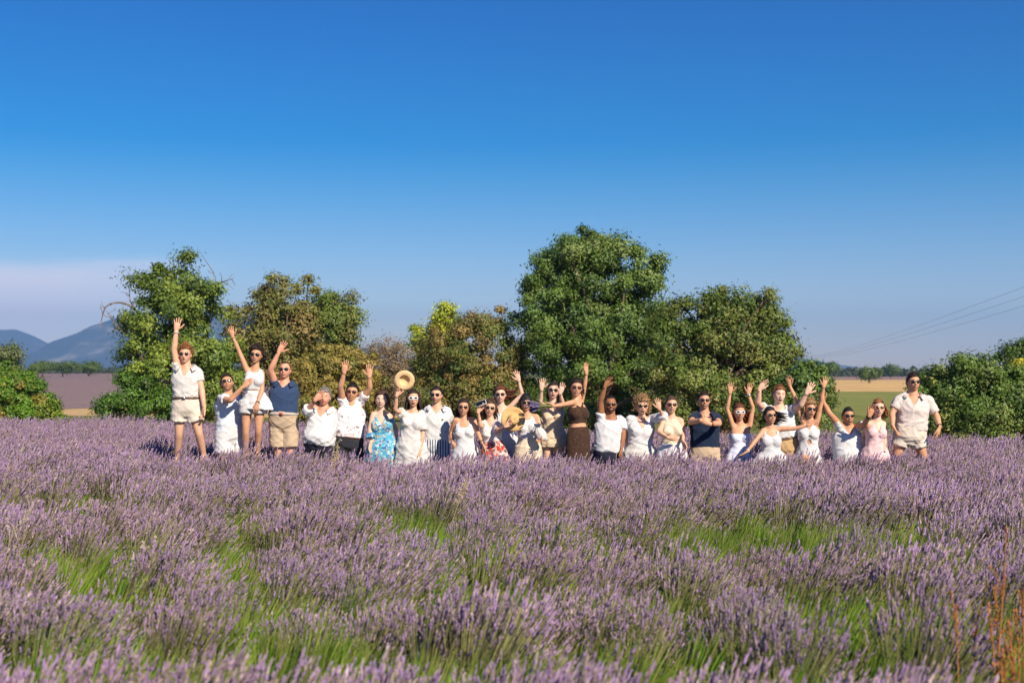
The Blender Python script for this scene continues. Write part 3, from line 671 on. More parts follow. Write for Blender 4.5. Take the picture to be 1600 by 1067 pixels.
def trap(p, a, off):
    q = (.8 if p.fem else 1.0) * p.k; A = p.N + np.array([0, .012, -.018 * p.k]); B = a['S'] + np.array([0, 0, .004])
    return [A, A * .5 + B * .5 + np.array([0, 0, .004 * p.k]), B], np.array([.058, .050, .046]) * q + off
def build_body(p):
    k = p.k; mb = MB()
    mb.rings(np.array([p.ring(t) for t in np.concatenate([[-.03, 0], np.linspace(.05, 1.05, 24)])]))
    hb = p.hp([0, -.012, -.05])
    nr = (0.050 if p.fem else 0.061) * k
    mb.tube([p.N - p.up * .05, p.N * .5 + hb * .5, hb], [nr * 1.25, nr, nr * .95], 12)
    mb.ellipsoid(p.H, np.array([.06, .075, .092]) * p.hs, 8, 14, rot=p.hR)
    if p.fem:
        l, f = p.frame(.7); b = p.__dict__.get('bust', 1.0)
        for sg in (-1, 1):
            mb.ellipsoid(p.crotch + p.up * p.Lt * .685 + l * sg * .068 * k + f * .070 * k, np.array([.064, .058, .066]) * k * b, 7, 12)
    for a in p.arms:
        mb.tube(a['path'][:, :3], a['path'][:, 3], 12); mb.tube(*trap(p, a, 0), 10)
    for L in p.legs:
        mb.tube(L['path'][:, :3], L['path'][:, 3], 12)
        A = L['A']; mb.tube([A + [0, .05, -.03], A + [0, -.06, -.045], A + [0, -.16, -.055]], [.036 * k, .037 * k, .024 * k], 8)
    V, Q, Nn = remesh(mb, 0.0155, 3)
    out = MB(); out.add(V, Q)
    # head with a face
    nl, nk = 34, 60; th = np.linspace(0.05, math.pi - 0.05, nl); u = np.arange(nk) * 2 * math.pi / nk; az = u - 0.55 * np.sin(u)
    D = np.stack([np.sin(th)[:, None] * np.sin(az)[None], np.sin(th)[:, None] * np.cos(az)[None], np.broadcast_to(np.cos(th)[:, None], (nl, nk))], -1)
    q = head_fn(D, 1.0 if p.fem else 1.25); x, f, z = q[..., 0], q[..., 1], q[..., 2]
    col = np.ones((nl, nk, 3)); fr = (f > 0.02)
    def mix(w, c): col[:] = col * (1 - w[..., None]) + col * np.array(c) * w[..., None]
    mix(0.5 * np.exp(-((np.abs(x) - .043) / .018) ** 2 - ((z + .025) / .018) ** 2) * fr, (1.0, .78, .74))      # cheeks
    mix(0.9 * np.exp(-(x / .021) ** 4 - ((z + .056) / .0085) ** 2) * fr, (.82, .5, .5) if not p.fem else (.78, .36, .38))
    br = np.exp(-((np.abs(x) - .032) / .018) ** 4 - ((z - .031 + .12 * np.abs(np.abs(x) - .03)) / .0055) ** 2) * fr
    mix(.75 * br, (.3, .24, .2))
    bd = p.__dict__.get('beard', 0.0)
    if bd:
        w = np.clip((-z - .034) / .012, 0, 1) * np.clip((f + .0) / .03, 0, 1) * (1 - .85 * np.exp(-(x / .02) ** 4 - ((z + .057) / .010) ** 2))
        mix(np.clip(w + .8 * np.exp(-(x / .026) ** 4 - ((z + .041) / .006) ** 2) * fr, 0, 1) * bd, (.28, .25, .24))
    R = p.hp(q)
    out.rings(R[::-1], True, None); out.C[-1] = np.concatenate([col[::-1].reshape(-1, 3), np.ones((2, 3))])
    for sg in (-1, 1):
        out.ellipsoid(p.hp([sg * .0765, -.008, -.004]), np.array([.009, .017, .029]) * p.hs, 6, 10, rot=p.hR)
    for i, a in enumerate(p.arms):
        o = a['opt']; D = W(*a['tip'], a['W'][1]) - a['W']; D[1] -= o.get('fwd', 0.0)
        upw = D[2] > -0.02
        nrm = np.array(o['n']) if 'n' in o else (np.array([0, -1.0, 0]) if upw else np.array([(1, -1)[i], .25, 0]))
        a['D'] = unit(D); a['hn'] = nrm; pose = o.get('pose', 'open' if upw else 'relax')
        a['grip'] = a['W'] + unit(D) * .07 * k + unit(nrm) * .03 * k
        hand(out, a['W'], D, nrm, (1, -1)[i] * o.get('th', 1), k * (.93 if p.fem else 1.02), pose)
    o = link('person', out.mesh('person', p.base), SKIN[p.skin], None, p.base)
    tag(o, p.label, 'person', 'people jumping in the lavender'); p.o = o
def child(p, name, me, mat, parent=None):
    o = bpy.data.objects.new(name, me); COL.objects.link(o); o.parent = parent or p.o
    if not me.materials: me.materials.append(mat)
    return o

def garment(p, name, mat, t0=None, t1=None, off=0.016, hang=0.0, sleeve=None, legs=None, skirt=None, cut=None, amp=0.006, voxel=0.0125, bust=True, extra=None, sl_off=0.018, shift=0.0):
    k = p.k; mb = MB(); off *= k
    if t0 is not None:
        ts = np.linspace(t0, t1, 18); R = []
        wmax = np.interp(.72, p.st[:, 0], p.st[:, 1]); dmax = np.interp(.70, p.st[:, 0], p.st[:, 2])
        for t in ts:
            w = np.interp(t, p.st[:, 0], p.st[:, 1]); d = np.interp(t, p.st[:, 0], p.st[:, 2])
            if t < .7: w = w + hang * max(0, wmax - w) ; d = d + hang * max(0, dmax - d)
            R.append(p.ring(t, off, w, d) + np.array([shift * (1 - (t - t0) / (t1 - t0)), 0, 0]))
        mb.rings(np.array(R))
        if p.fem and bust and t1 > .6:
            l, f = p.frame(.7); b = p.__dict__.get('bust', 1.0)
            for sg in (-1, 1): mb.ellipsoid(p.crotch + p.up * p.Lt * .685 + l * sg * .066 * k + f * .072 * k, (np.array([.066, .060, .068]) * b) * k + off * .8, 7, 12)
    if sleeve is not None:
        for i, a in enumerate(p.arms):
            fr = sleeve[i] if isinstance(sleeve, (tuple, list)) else sleeve
            if not fr: continue
            lo = a['opt'].get('puff', 1.0); m = a['par'] <= fr; P = a['path'][m]; q = a['par'][m]
            so = sl_off * k * lo * np.clip((q + .5) / 1.0, .45, 1.1)
            mb.tube(P[:, :3], P[:, 3] + so, 14, cap=False); mb.tube(*trap(p, a, off * .6), 12, cap=True)
    if legs is not None:
        for i, L in enumerate(p.legs):
            fr, lo = legs[0], legs[1]; m = L['par'] <= fr; P = L['path'][m]; q = L['par'][m]
            r = np.maximum(P[:, 3], np.interp(.15, q, P[:, 3]) * (1.0 if fr < 1.1 else 0.0)); r = np.where(q > 1.0, P[:, 3] + .012, r * (1 if fr < 1.1 else 1)); r = np.maximum(r, P[:, 3])
            mb.tube(P[:, :3], r + lo * k, 14, cap=False)
    if skirt is not None:
        tt = skirt['t']; z1 = skirt['z']; n = 14; l, f = p.frame(.2); rng = np.random.default_rng(skirt.get('seed', 1))
        top = p.crotch + p.up * p.Lt * tt; bot = np.array([top[0] + skirt.get('dx', 0.0), top[1] + skirt.get('dy', 0.0), z1]); R = []; a = np.arange(48) * 2 * math.pi / 48
        ph = rng.uniform(0, 6.28, 3); nf = skirt.get('folds', 9)
        for i in range(n):
            s = i / (n - 1); c = top + (bot - top) * s; tq = tt - s * np.linalg.norm(bot - top) / p.Lt
            bwid = np.interp(max(tq, .13), p.st[:, 0], p.st[:, 1]) + off; bdep = np.interp(max(tq, .13), p.st[:, 0], p.st[:, 2]) + off
            w = max(bwid, bwid + (skirt['w'] - bwid) * s ** skirt.get('pow', .9)) if skirt['w'] > bwid else bwid + (skirt['w'] - bwid) * s; d = max(bdep, skirt['w'] * .72 * s) if skirt['w'] > bwid else bdep
            rip = 1 + skirt.get('rip', .06) * s * (np.sin(nf * a + ph[0]) * .6 + np.sin((nf + 4) * a + ph[1]) * .4)
            R.append(c + (np.cos(a) * w * rip)[:, None] * l + (np.sin(a) * d * rip)[:, None] * f)
        mb.rings(np.array(R)[::-1])
    if extra: extra(mb)
    V, Q, Nn = remesh(mb, voxel, 3)
    # folds
    sd = hash(name) % 17 + p.base[0] * 3; t, a, f = torso_coords(p, V)
    if amp:
        d = np.empty(len(V)); dirz = 1.0
        for i, v in enumerate(V):
            w = mnoise.noise(Vector((v[0] * 3 + sd, v[1] * 3, v[2] * 3))) * 1.6
            x, y, z = v[0] - p.base[0], v[1] - p.base[1], v[2]
            q1 = mnoise.noise(Vector((x * 3.5 + z * 2.5 + sd, y * 4, z * 10 - x * 7 + w)))
            q2 = mnoise.noise(Vector((x * 3.5 - z * 2.5 + sd, y * 4 + 9, z * 11 + x * 8 + w)))
            q3 = mnoise.noise(Vector((x * 30, y * 25 + sd, z * 34)))
            d[i] = 1.3 * max(0, 1 - 3.2 * abs(q1)) ** 1.5 + 1.0 * max(0, 1 - 3.2 * abs(q2)) ** 1.5 - .5 + q3 * .10
        V = V + Nn * (d * amp)[:, None]
    if cut is not None:
        kill = cut(a, t, f, V); Q = Q[kill[Q].sum(1) < 2]
        used = np.unique(Q); mp = -np.ones(len(V), int); mp[used] = np.arange(len(used)); V = V[used]; Q = mp[Q]
        E = np.sort(np.concatenate([Q[:, [0, 1]], Q[:, [1, 2]], Q[:, [2, 3]], Q[:, [3, 0]]]), 1)
        E, c = np.unique(E, axis=0, return_counts=True); E = E[c == 1]
        for _ in range(8):                                   # even out the cut edge
            acc = np.zeros_like(V); cnt = np.zeros(len(V)); np.add.at(acc, E[:, 0], V[E[:, 1]]); np.add.at(acc, E[:, 1], V[E[:, 0]]); np.add.at(cnt, E.ravel(), 1)
            b = cnt > 0; V[b] = V[b] * .4 + acc[b] / cnt[b][:, None] * .6
    return child(p, name, fast_mesh(name, V - p.base, Q), mat)
def torso_coords(p, V):
    q = V - p.crotch; t = q @ p.up / p.Lt; l, f = p.frame(.6)
    return t, (q @ l) / p.k, (q @ f) / p.k
# neckline shapes: True where there is no cloth
def c_v(depth, w=.075, top=1.0): return lambda a, t, f, V: (f > -.01) & (t > depth) & (np.abs(a) < w * (t - depth) / (top - depth))
def c_crew(r=.085): return lambda a, t, f, V: (t > .955) & (np.abs(a) < r)
def c_tank(tt, s0, s1, tb=None, sq=True):
    tb = tt if tb is None else tb
    return lambda a, t, f, V: (t > np.where(f > 0, tt + (0 if sq else .06 * (np.abs(a) / s0) ** 2), tb)) & ~((np.abs(a) > s0) & (np.abs(a) < s1)) | ((t > .80) & (np.abs(a) >= s1)) | ((t > .66) & (np.abs(a) > .125) & (np.abs(f) < .045))
def c_strapless(tt): return lambda a, t, f, V: t > tt
def c_halter(t0, vd=None):
    def fn(a, t, f, V):
        k = (t > t0) & (np.abs(a) > .125 - (t - t0) * .42)
        k |= (f < -.01) & (t > t0 - .05)
        if vd: k |= (f > 0) & (t > vd) & (np.abs(a) < .055 * (t - vd) / (.97 - vd))
        return k
    return fn
def c_vstrap(vd, t0=.80, w=.07, s=.018):
    def fn(a, t, f, V):
        return ((f > 0) & (t > vd) & (np.abs(a) < w * (t - vd) / (.97 - vd) - .002)) | ((t > t0) & (np.abs(np.abs(a) - w * np.clip((t - vd) / (.97 - vd), 0, 1.0) - s) > s) & (t < 2)) | ((f < -.01) & (t > t0 - .02) & (np.abs(np.abs(a) - w) > s))
    return fn
def c_or(*fs): return lambda a, t, f, V: np.logical_or.reduce([q(a, t, f, V) for q in fs])
def c_below(px_y, p): return lambda a, t, f, V: V[:, 2] < W(0, px_y, p.Y)[2]

def patch(p, name, mat, cx, cz, w, h, off=.003, shape='ellipse', bow=0.0, n=9, m=6):
    """thin curved inlay that follows the face"""
    u = np.linspace(-1, 1, n); v = np.linspace(-1, 1, m); U, Vv = np.meshgrid(u, v)
    half = np.sqrt(np.maximum(1 - U ** 2 * .98, .0004)) if shape == 'ellipse' else np.clip(1.15 - U ** 4, .05, 1)
    X = cx + U * w; Z = cz + Vv * h * half + bow * U ** 2
    P = head_at(X, Z); P[..., 1] += off
    R = p.hp(P); idx = np.arange(n * m).reshape(m, n)
    Q = np.stack([idx[:-1, :-1], idx[:-1, 1:], idx[1:, 1:], idx[1:, :-1]], -1).reshape(-1, 4)
    return child(p, name, fast_mesh(name, R.reshape(-1, 3) - p.base, Q), mat)
def face(p, mouth='smile', eyes=None):
    if mouth == 'smile':
        patch(p, 'mouth', M_LIP, 0, -.057, .0265, .0105, .0022, bow=.006); patch(p, 'mouth_cavity', M_MOUTH, 0, -.0565, .0215, .0062, .0030, bow=.005); patch(p, 'teeth', M_TEETH, 0, -.0550, .0175, .0040, .0040, bow=.004)
    elif mouth == 'open':
        patch(p, 'mouth', M_LIP, 0, -.060, .0225, .0185, .0022); patch(p, 'mouth_cavity', M_MOUTH, 0, -.061, .018, .0145, .0034); patch(p, 'teeth', M_TEETH, 0, -.0505, .0145, .0040, .0048, bow=.001)
    elif mouth == 'small':
        patch(p, 'mouth', M_LIP, 0, -.058, .0135, .0105, .0022); patch(p, 'mouth_cavity', M_MOUTH, 0, -.058, .009, .007, .0034)
    elif mouth == 'flat':
        patch(p, 'mouth', M_LIP, 0, -.056, .021, .0042, .002)
    if eyes:
        for sg in (-1, 1):
            if eyes == 'open':
                patch(p, 'eye', M_TEETH, sg * .032, .010, .0125, .0052, .0025, n=7, m=4); patch(p, 'iris', M_PUPIL, sg * .032, .010, .0055, .0048, .0038, n=5, m=4)
            else: patch(p, 'eye', M_PUPIL, sg * .032, .009, .0135, .0024, .0026, bow=-.003, n=7, m=4)
def glasses(p, frame_mat, lens_mat=None, w=.0275, h=.0205, thick=.0026, rnd=2.6):
    w *= .92; h *= .88
    lens_mat = lens_mat or M_LENS; a = np.arange(18) * 2 * math.pi / 18; mb = MB(); lens = []
    for sg in (-1, 1):
        cx = sg * .0335; c = np.array([cx, .0985, .010])
        tang = unit(np.array([1, -sg * .20, 0])); nrm = np.array([tang[1] * -1, tang[0], 0])
        ca, sa = np.cos(a), np.sin(a); e = 2 / rnd
        X = np.sign(ca) * np.abs(ca) ** e * w; Z = np.sign(sa) * np.abs(sa) ** e * h - .004 * (X * sg / w > 0) * 0
        out = c + X[:, None] * tang + Z[:, None] * np.array([0, 0, 1.0])
        lm = MB(); lm.rings(np.array([p.hp(out - nrm * .001), p.hp(out + nrm * .0015), p.hp(c + (out - c) * .55 + nrm * .0035)])); lens.append(lm)
        loop = p.hp(np.vstack([out, out[:2]])); mb.tube(loop, thick * p.hs, 6, cap=False)
        P = p.hp(np.array([[sg * (.0335 + w), .093, .016], [sg * .074, .075, .017], [sg * .0805, .02, .014], [sg * .0805, -.01, .006]])); mb.tube(spline(P, 8), .0022 * p.hs, 5)
    mb.tube(p.hp(np.array([[-.008, .1, .013], [0, .104, .016], [.008, .1, .013]])), thick * p.hs, 5)
    o = child(p, 'sunglasses', mb.mesh('sunglasses', p.base), frame_mat)
    for lm in lens: child(p, 'lens', lm.mesh('lens', p.base), lens_mat, o)

def hair(p, mat, cap='m', th=.012, tufts=110, tl=.03, tdir=(0, .2, 1), strands=0, L=.3, wind=(0, 0, 0), rough=.35, curl=0.0, bun=None, sw=.008, rows=None, seed=0, tw=.0042):
    rng = np.random.default_rng(seed + int(p.base[0] * 100) % 999 + 5000); mb = MB()
    nl, nk = 30, 44; thv = np.linspace(0.04, math.pi - 0.3, nl); az = np.arange(nk) * 2 * math.pi / nk
    D = np.stack([np.sin(thv)[:, None] * np.sin(az)[None], np.sin(thv)[:, None] * np.cos(az)[None], np.broadcast_to(np.cos(thv)[:, None], (nl, nk))], -1)
    q = head_fn(D, 1.1); mg = scalp_margin(q, cap); qq = q.reshape(-1, 3); dd = D.reshape(-1, 3); mm = mg.ravel()
    nz = np.array([mnoise.noise(Vector((v[0] * 30 + rng.random() * .6 + seed, v[1] * 30, v[2] * 22))) for v in qq])
    tk = np.clip(mm / .02, -.25, 1) * th * (1 + .5 * nz) + .001
    V = p.hp(qq + dd * tk[:, None]); idx = np.arange(nl * nk).reshape(nl, nk); nx = np.roll(idx, -1, 1)
    Q = np.stack([idx[:-1], idx[1:], nx[1:], nx[:-1]], -1).reshape(-1, 4); Q = Q[(mm[Q] > -.004).sum(1) >= 3]
    top = p.hp(np.array([0, 0, .118 + th])); V = np.vstack([V, top]); T = np.stack([np.full(nk, nl * nk), idx[0], nx[0]], -1)
    mb.add(V, Q, T)
    good = np.where(mm > .004)[0]
    up = np.array(tdir, float)
    for _ in range(int(tufts * (1.0 if curl else 1.9))):
        i = good[rng.integers(len(good))]; d = dd[i]; r0 = qq[i] + d * th * .7
        e = unit(d * .8 + up * .8 + rng.normal(size=3) * rough) * tl * rng.uniform(.6, 1.3)
        if curl: 
            P = [r0]; v = unit(d + rng.normal(size=3) * .4)
            for s in range(6): v = unit(v + rng.normal(size=3) * curl); P.append(P[-1] + v * tl / 5)
            mb.tube(p.hp(np.array(P)), np.linspace(1, .5, 7) * tw * 1.5 * p.hs, 5, np.full(3, rng.uniform(.75, 1.3)))
        else:
            mb.tube(p.hp(np.array([r0, r0 + e * .5 + rng.normal(size=3) * .002, r0 + e + np.array([0, 0, -.004])])), np.array([tw, tw * .8, .0015]) * p.hs, 4, np.full(3, rng.uniform(.75, 1.25)), cap=False)
    side = good[(qq[good][:, 2] < .07) & (qq[good][:, 1] < .045)] if strands else []
    for _ in range(strands):
        i = side[rng.integers(len(side))]; d = dd[i]; r0 = qq[i] + d * th * .6; o = unit(np.array([d[0], d[1] - .15, 0.0])); ln = L * rng.uniform(.65, 1.15) ; P = []
        w = np.array(wind) * rng.uniform(.55, 1.25) + rng.normal(size=3) * .05
        for s in np.linspace(0, 1, 7):
            P.append(r0 + o * (.022 * math.sqrt(s) + .012 * s) + np.array([0, 0, -1.0]) * ln * s * (1 - .55 * min(1, np.linalg.norm(wind))) + w * ln * s ** 1.3 + (rng.normal(size=3) * .006 * s if not curl else rng.normal(size=3) * curl * .012))
        mb.tube(p.hp(np.array(P)), np.array([.8, 1, 1, 1, .85, .6, .15]) * sw * rng.uniform(.7, 1.2) * p.hs, 5, np.full(3, rng.uniform(.72, 1.3)), cap=False)
    if bun is not None: mb.ellipsoid(p.hp(np.array(bun[0])), np.array(bun[1]) * p.hs, 7, 12, rot=p.hR)
    return child(p, 'hair', mb.mesh('hair', p.base), mat)
def band_on_arm(p, i, name, mat, par=1.92, w=.02, th=.006):
    a = p.arms[i]; A = np.array([np.interp(par - w * 3, a['par'], a['path'][:, j]) for j in range(4)]); B = np.array([np.interp(par + w * 1.5, a['par'], a['path'][:, j]) for j in range(4)])
    mb = MB(); mb.tube([A[:3], (A[:3] + B[:3]) / 2, B[:3]], np.array([A[3], (A[3] + B[3]) / 2, B[3]]) + th, 12, cap=False)
    return child(p, name, mb.mesh(name, p.base), mat)
def belt(p, mat, t=.36, h=.03, off=.026, buckle=None, hang=0.0):
    mb = MB(); wmax = np.interp(.72, p.st[:, 0], p.st[:, 1])
    def rg(tt, o):
        w = np.interp(tt, p.st[:, 0], p.st[:, 1]); return p.ring(tt, o * p.k, w + hang * max(0, wmax - w))
    mb.rings(np.array([rg(t - h, off), rg(t - h * .5, off + .003), rg(t + h * .5, off + .003), rg(t + h, off)]))
    o = child(p, 'belt', mb.mesh('belt', p.base), mat)
    if buckle:
        b = MB(); l, f = p.frame(.3); c = p.crotch + p.up * p.Lt * t + f * (np.interp(t, p.st[:, 0], p.st[:, 2]) + (off + .012) * p.k + np.interp(t, p.st[:, 0], p.st[:, 3]) * p.k)
        b.box(c, (.022, .005, .017)); child(p, 'buckle', b.mesh('buckle', p.base, smooth=False), buckle, o)
def collar(p, mat, spread=.075, op=.03):
    """folded collar: two wings round the neck"""
    mb = MB(); l, f = p.frame(1.0); c = p.N + np.array([0, 0, .006 * p.k]); k = p.k; r = (.090 if p.fem else .098) * k
    ang = np.linspace(math.radians(90 + 38), math.radians(450 - 38), 22)          # open towards the front (90 deg = forward)
    I, O = [], []
    for x in ang:
        d = l * math.cos(x) + f * math.sin(x); fr = max(0, math.sin(x)); 
        I.append(c + d * r * (1 + .10 * fr) + p.up * (.050 - .045 * fr) * k); O.append(c + d * (r + .048 * k) * (1 + .16 * fr) + p.up * (.012 - .070 * fr) * k)
    I = np.array(I); O = np.array(O); n = len(I); V = np.vstack([I, O, O - np.array([0, 0, .005]), I - np.array([0, 0, .012])]); Q = []
    for i in range(n - 1):
        for q in range(4): Q.append([q * n + i, q * n + i + 1, ((q + 1) % 4) * n + i + 1, ((q + 1) % 4) * n + i])
    mb.add(V, Q); return child(p, 'collar', mb.mesh('collar', p.base), mat)

# ---------------------------------------------------------------- people's materials
def mat_skin(name, col):
    col = tuple(min(.9, q * 1.06) for q in col)
    m, nt, out = new_mat(name); b = principled(nt, col, 0.52, 0.35)
    at = N(nt, 'ShaderNodeAttribute', attribute_name='tint'); tc = N(nt, 'ShaderNodeTexCoord'); nz = N(nt, 'ShaderNodeTexNoise'); nz.inputs['Scale'].default_value = 14; nz.inputs['Detail'].default_value = 4
    nt.links.new(tc.outputs['Object'], nz.inputs[0])
    cr = N(nt, 'ShaderNodeValToRGB'); e = cr.color_ramp.elements; e[0].position = .3; e[0].color = (col[0] * .93, col[1] * .86, col[2] * .84, 1); e[1].position = .7; e[1].color = (min(1, col[0] * 1.05), col[1] * 1.06, col[2] * 1.06, 1)
    nt.links.new(nz.outputs[0], cr.inputs[0])
    mx = N(nt, 'ShaderNodeMix', data_type='RGBA', blend_type='MULTIPLY'); mx.inputs['Factor'].default_value = 1
    nt.links.new(cr.outputs[0], mx.inputs['A']); nt.links.new(at.outputs['Color'], mx.inputs['B']); nt.links.new(mx.outputs['Result'], b.inputs['Base Color'])
    nt.links.new(b.outputs[0], out.inputs[0]); return m
def mat_cloth(name, col, pattern=None, cols=(), scale=20.0, rough=.9, bump=.22, thr=(.45, .5), dirs='X'):
    m, nt, out = new_mat(name); b = principled(nt, col, rough, .15); b.inputs['Sheen Weight'].default_value = .08
    tc = N(nt, 'ShaderNodeTexCoord'); src = None
    def rgb(c): r = N(nt, 'ShaderNodeRGB'); r.outputs[0].default_value = (*c, 1); return r.outputs[0]
    cur = rgb(col)
    if pattern == 'floral':
        for i, c in enumerate(cols):
            mp = N(nt, 'ShaderNodeMapping'); mp.inputs['Location'].default_value = (3.7 * i + .3, 1.9 * i, 5.1 * i); nt.links.new(tc.outputs['Object'], mp.inputs[0])
            nz = N(nt, 'ShaderNodeTexNoise'); nz.inputs['Scale'].default_value = scale * (1 + .25 * i); nz.inputs['Detail'].default_value = 3.5; nz.inputs['Roughness'].default_value = .65; nt.links.new(mp.outputs[0], nz.inputs[0])
            mr = N(nt, 'ShaderNodeMapRange'); mr.inputs[1].default_value = thr[0]; mr.inputs[2].default_value = thr[1]; nt.links.new(nz.outputs[0], mr.inputs[0])
            mx = N(nt, 'ShaderNodeMix', data_type='RGBA'); nt.links.new(mr.outputs[0], mx.inputs['Factor']); nt.links.new(cur, mx.inputs['A']); mx.inputs['B'].default_value = (*c, 1); cur = mx.outputs['Result']
    elif pattern == 'stripe':
        wv = N(nt, 'ShaderNodeTexWave', bands_direction=dirs); wv.inputs['Scale'].default_value = scale; wv.inputs['Distortion'].default_value = .4; nt.links.new(tc.outputs['Object'], wv.inputs[0])
        mr = N(nt, 'ShaderNodeMapRange'); mr.inputs[1].default_value = thr[0]; mr.inputs[2].default_value = thr[1]; nt.links.new(wv.outputs['Fac'], mr.inputs[0])
        mx = N(nt, 'ShaderNodeMix', data_type='RGBA'); nt.links.new(mr.outputs[0], mx.inputs['Factor']); nt.links.new(cur, mx.inputs['A']); mx.inputs['B'].default_value = (*cols[0], 1); cur = mx.outputs['Result']
    elif pattern == 'knit':
        vo = N(nt, 'ShaderNodeTexVoronoi'); vo.inputs['Scale'].default_value = scale; nt.links.new(tc.outputs['Object'], vo.inputs[0])
        mr = N(nt, 'ShaderNodeMapRange'); mr.inputs[1].default_value = .12; mr.inputs[2].default_value = .28; nt.links.new(vo.outputs['Distance'], mr.inputs[0])
        mx = N(nt, 'ShaderNodeMix', data_type='RGBA'); nt.links.new(mr.outputs[0], mx.inputs['Factor']); mx.inputs['A'].default_value = (*cols[0], 1); nt.links.new(cur, mx.inputs['B']); cur = mx.outputs['Result']
    nt.links.new(cur, b.inputs['Base Color'])
    nz = N(nt, 'ShaderNodeTexNoise'); nz.inputs['Scale'].default_value = 26; nz.inputs['Detail'].default_value = 5; nz.inputs['Distortion'].default_value = .8
    mp = N(nt, 'ShaderNodeMapping'); mp.inputs['Scale'].default_value = (1.0, 1.0, .45); mp.inputs['Rotation'].default_value = (.0, .5, 0); nt.links.new(tc.outputs['Object'], mp.inputs[0]); nt.links.new(mp.outputs[0], nz.inputs[0])
    bp = N(nt, 'ShaderNodeBump'); bp.inputs['Strength'].default_value = bump; bp.inputs['Distance'].default_value = .012; nt.links.new(nz.outputs[0], bp.inputs['Height']); nt.links.new(bp.outputs[0], b.inputs['Normal'])
    nt.links.new(b.outputs[0], out.inputs[0]); return m
SKIN = {'fair': mat_skin('fair skin', (.68, .43, .31)), 'light': mat_skin('light warm skin', (.64, .375, .245)), 'tan': mat_skin('tanned skin', (.56, .30, .175)), 'olive': mat_skin('olive skin', (.48, .245, .135)), 'dark': mat_skin('brown skin', (.30, .135, .065)), 'ruddy': mat_skin('ruddy skin', (.62, .32, .21))}  # the figures' own skin tones, fair to brown
def mat_hair(name, col): return mat_plain(name, col, .5, .35, bump=.5, bscale=90, var=.25, vscale=30, attr=True)
H_BLK, H_DK, H_BRN, H_RED, H_GIN, H_BLD, H_GRY = [mat_hair(n, c) for n, c in (('black hair', (.012, .009, .008)), ('dark brown hair', (.030, .017, .010)), ('brown hair', (.075, .040, .020)), ('auburn hair', (.13, .040, .018)), ('ginger hair', (.24, .10, .035)), ('blond hair', (.36, .22, .10)), ('grey hair', (.20, .19, .18)))]
M_LIP = mat_plain('lips', (.40, .10, .09), .45, .4); M_MOUTH = mat_plain('open mouth', (.06, .012, .012), .6, .2); M_TEETH = mat_plain('teeth and eye whites', (.55, .50, .44), .35, .4); M_PUPIL = mat_plain('dark eyes', (.02, .012, .008), .3, .4)
M_LENS = mat_plain('dark lens', (.012, .011, .012), .12, .6); M_LENSB = mat_plain('brown lens', (.04, .018, .010), .12, .6)
M_FBLK = mat_plain('black frame', (.012, .012, .012), .3, .5); M_FWHT = mat_plain('white frame', (.82, .82, .82), .35, .4); M_FGLD = mat_plain('gold frame', (.55, .38, .14), .3, .5, metal=.8); M_FTOR = mat_plain('tortoise frame', (.09, .035, .012), .3, .5)
WHT = mat_cloth('white cotton', (.61, .61, .615)); WHT2 = mat_cloth('white linen', (.60, .58, .55), bump=.5); CRM = mat_cloth('cream cloth', (.62, .50, .35)); PALE = mat_cloth('pale blue cotton', (.58, .63, .70)); NAVY = mat_cloth('navy pique', (.030, .055, .12), bump=.2); NAVD = mat_cloth('dark navy pique', (.012, .022, .050), bump=.2)
BEI = mat_cloth('beige twill', (.50, .38, .26)); OFFW = mat_cloth('off white twill', (.64, .57, .48)); KHA = mat_cloth('khaki twill', (.50, .33, .17)); DARK = mat_cloth('dark trousers', (.025, .028, .045)); CHAR = mat_cloth('charcoal trousers', (.035, .036, .045)); PINK = mat_cloth('blush pink satin', (.76, .50, .50), rough=.6); WHT_SHADE = mat_cloth('shade tinted white cotton', (.70, .72, .86))  # strapless dress: white cotton with the blue of shade mixed into its colour
FLOR = mat_cloth('white floral print', (.78, .74, .75), 'floral', [(.22, .22, .27), (.42, .25, .18), (.60, .52, .58)], 9.0, thr=(.60, .645)); TEAL = mat_cloth('turquoise floral print', (.08, .36, .52), 'floral', [(.10, .52, .60), (.62, .42, .10), (.05, .12, .34), (.55, .62, .66)], 15.0, thr=(.55, .60))
REDF = mat_cloth('red floral print', (.74, .60, .52), 'floral', [(.60, .06, .03), (.50, .04, .02), (.15, .10, .10)], 13.0, thr=(.50, .55)); LACE = mat_cloth('pale lace', (.62, .45, .38), 'floral', [(.75, .70, .66)], 30.0)
STRP = mat_cloth('blue and white stripes', (.75, .75, .76), 'stripe', [(.06, .10, .18)], 9.0, thr=(.48, .55)); FSTR = mat_cloth('white shirt with faint stripes', (.66, .59, .54), 'stripe', [(.56, .46, .42)], 16.0, thr=(.72, .85), bump=.5); KNIT = mat_cloth('brown crochet knit', (.050, .026, .016), 'knit', [(.16, .09, .055)], 42.0); CREAM2 = mat_cloth('ivory satin', (.66, .56, .41), rough=.55)
M_LTHR = mat_plain('brown leather', (.09, .04, .02), .5, .4); M_STRAP = mat_plain('black strap', (.015, .015, .016), .5, .4); M_METAL = mat_plain('silver metal', (.7, .7, .7), .25, .5, metal=1.0); M_GREYB = mat_plain('grey woven belt', (.45, .40, .37), .8, .2); M_REDL = mat_plain('red buckle leather', (.45, .06, .04), .5, .3)
# ================================================================ the people, left to right
def zpx(z, x, y): ox, oy, s = ZM[z]; return ox + x / s, oy + y / s
def zz(z, y, Y): return W(0, zpx(z, 0, y)[1], Y)[2]
UPF = {'n': (0.1, -1, 0)}
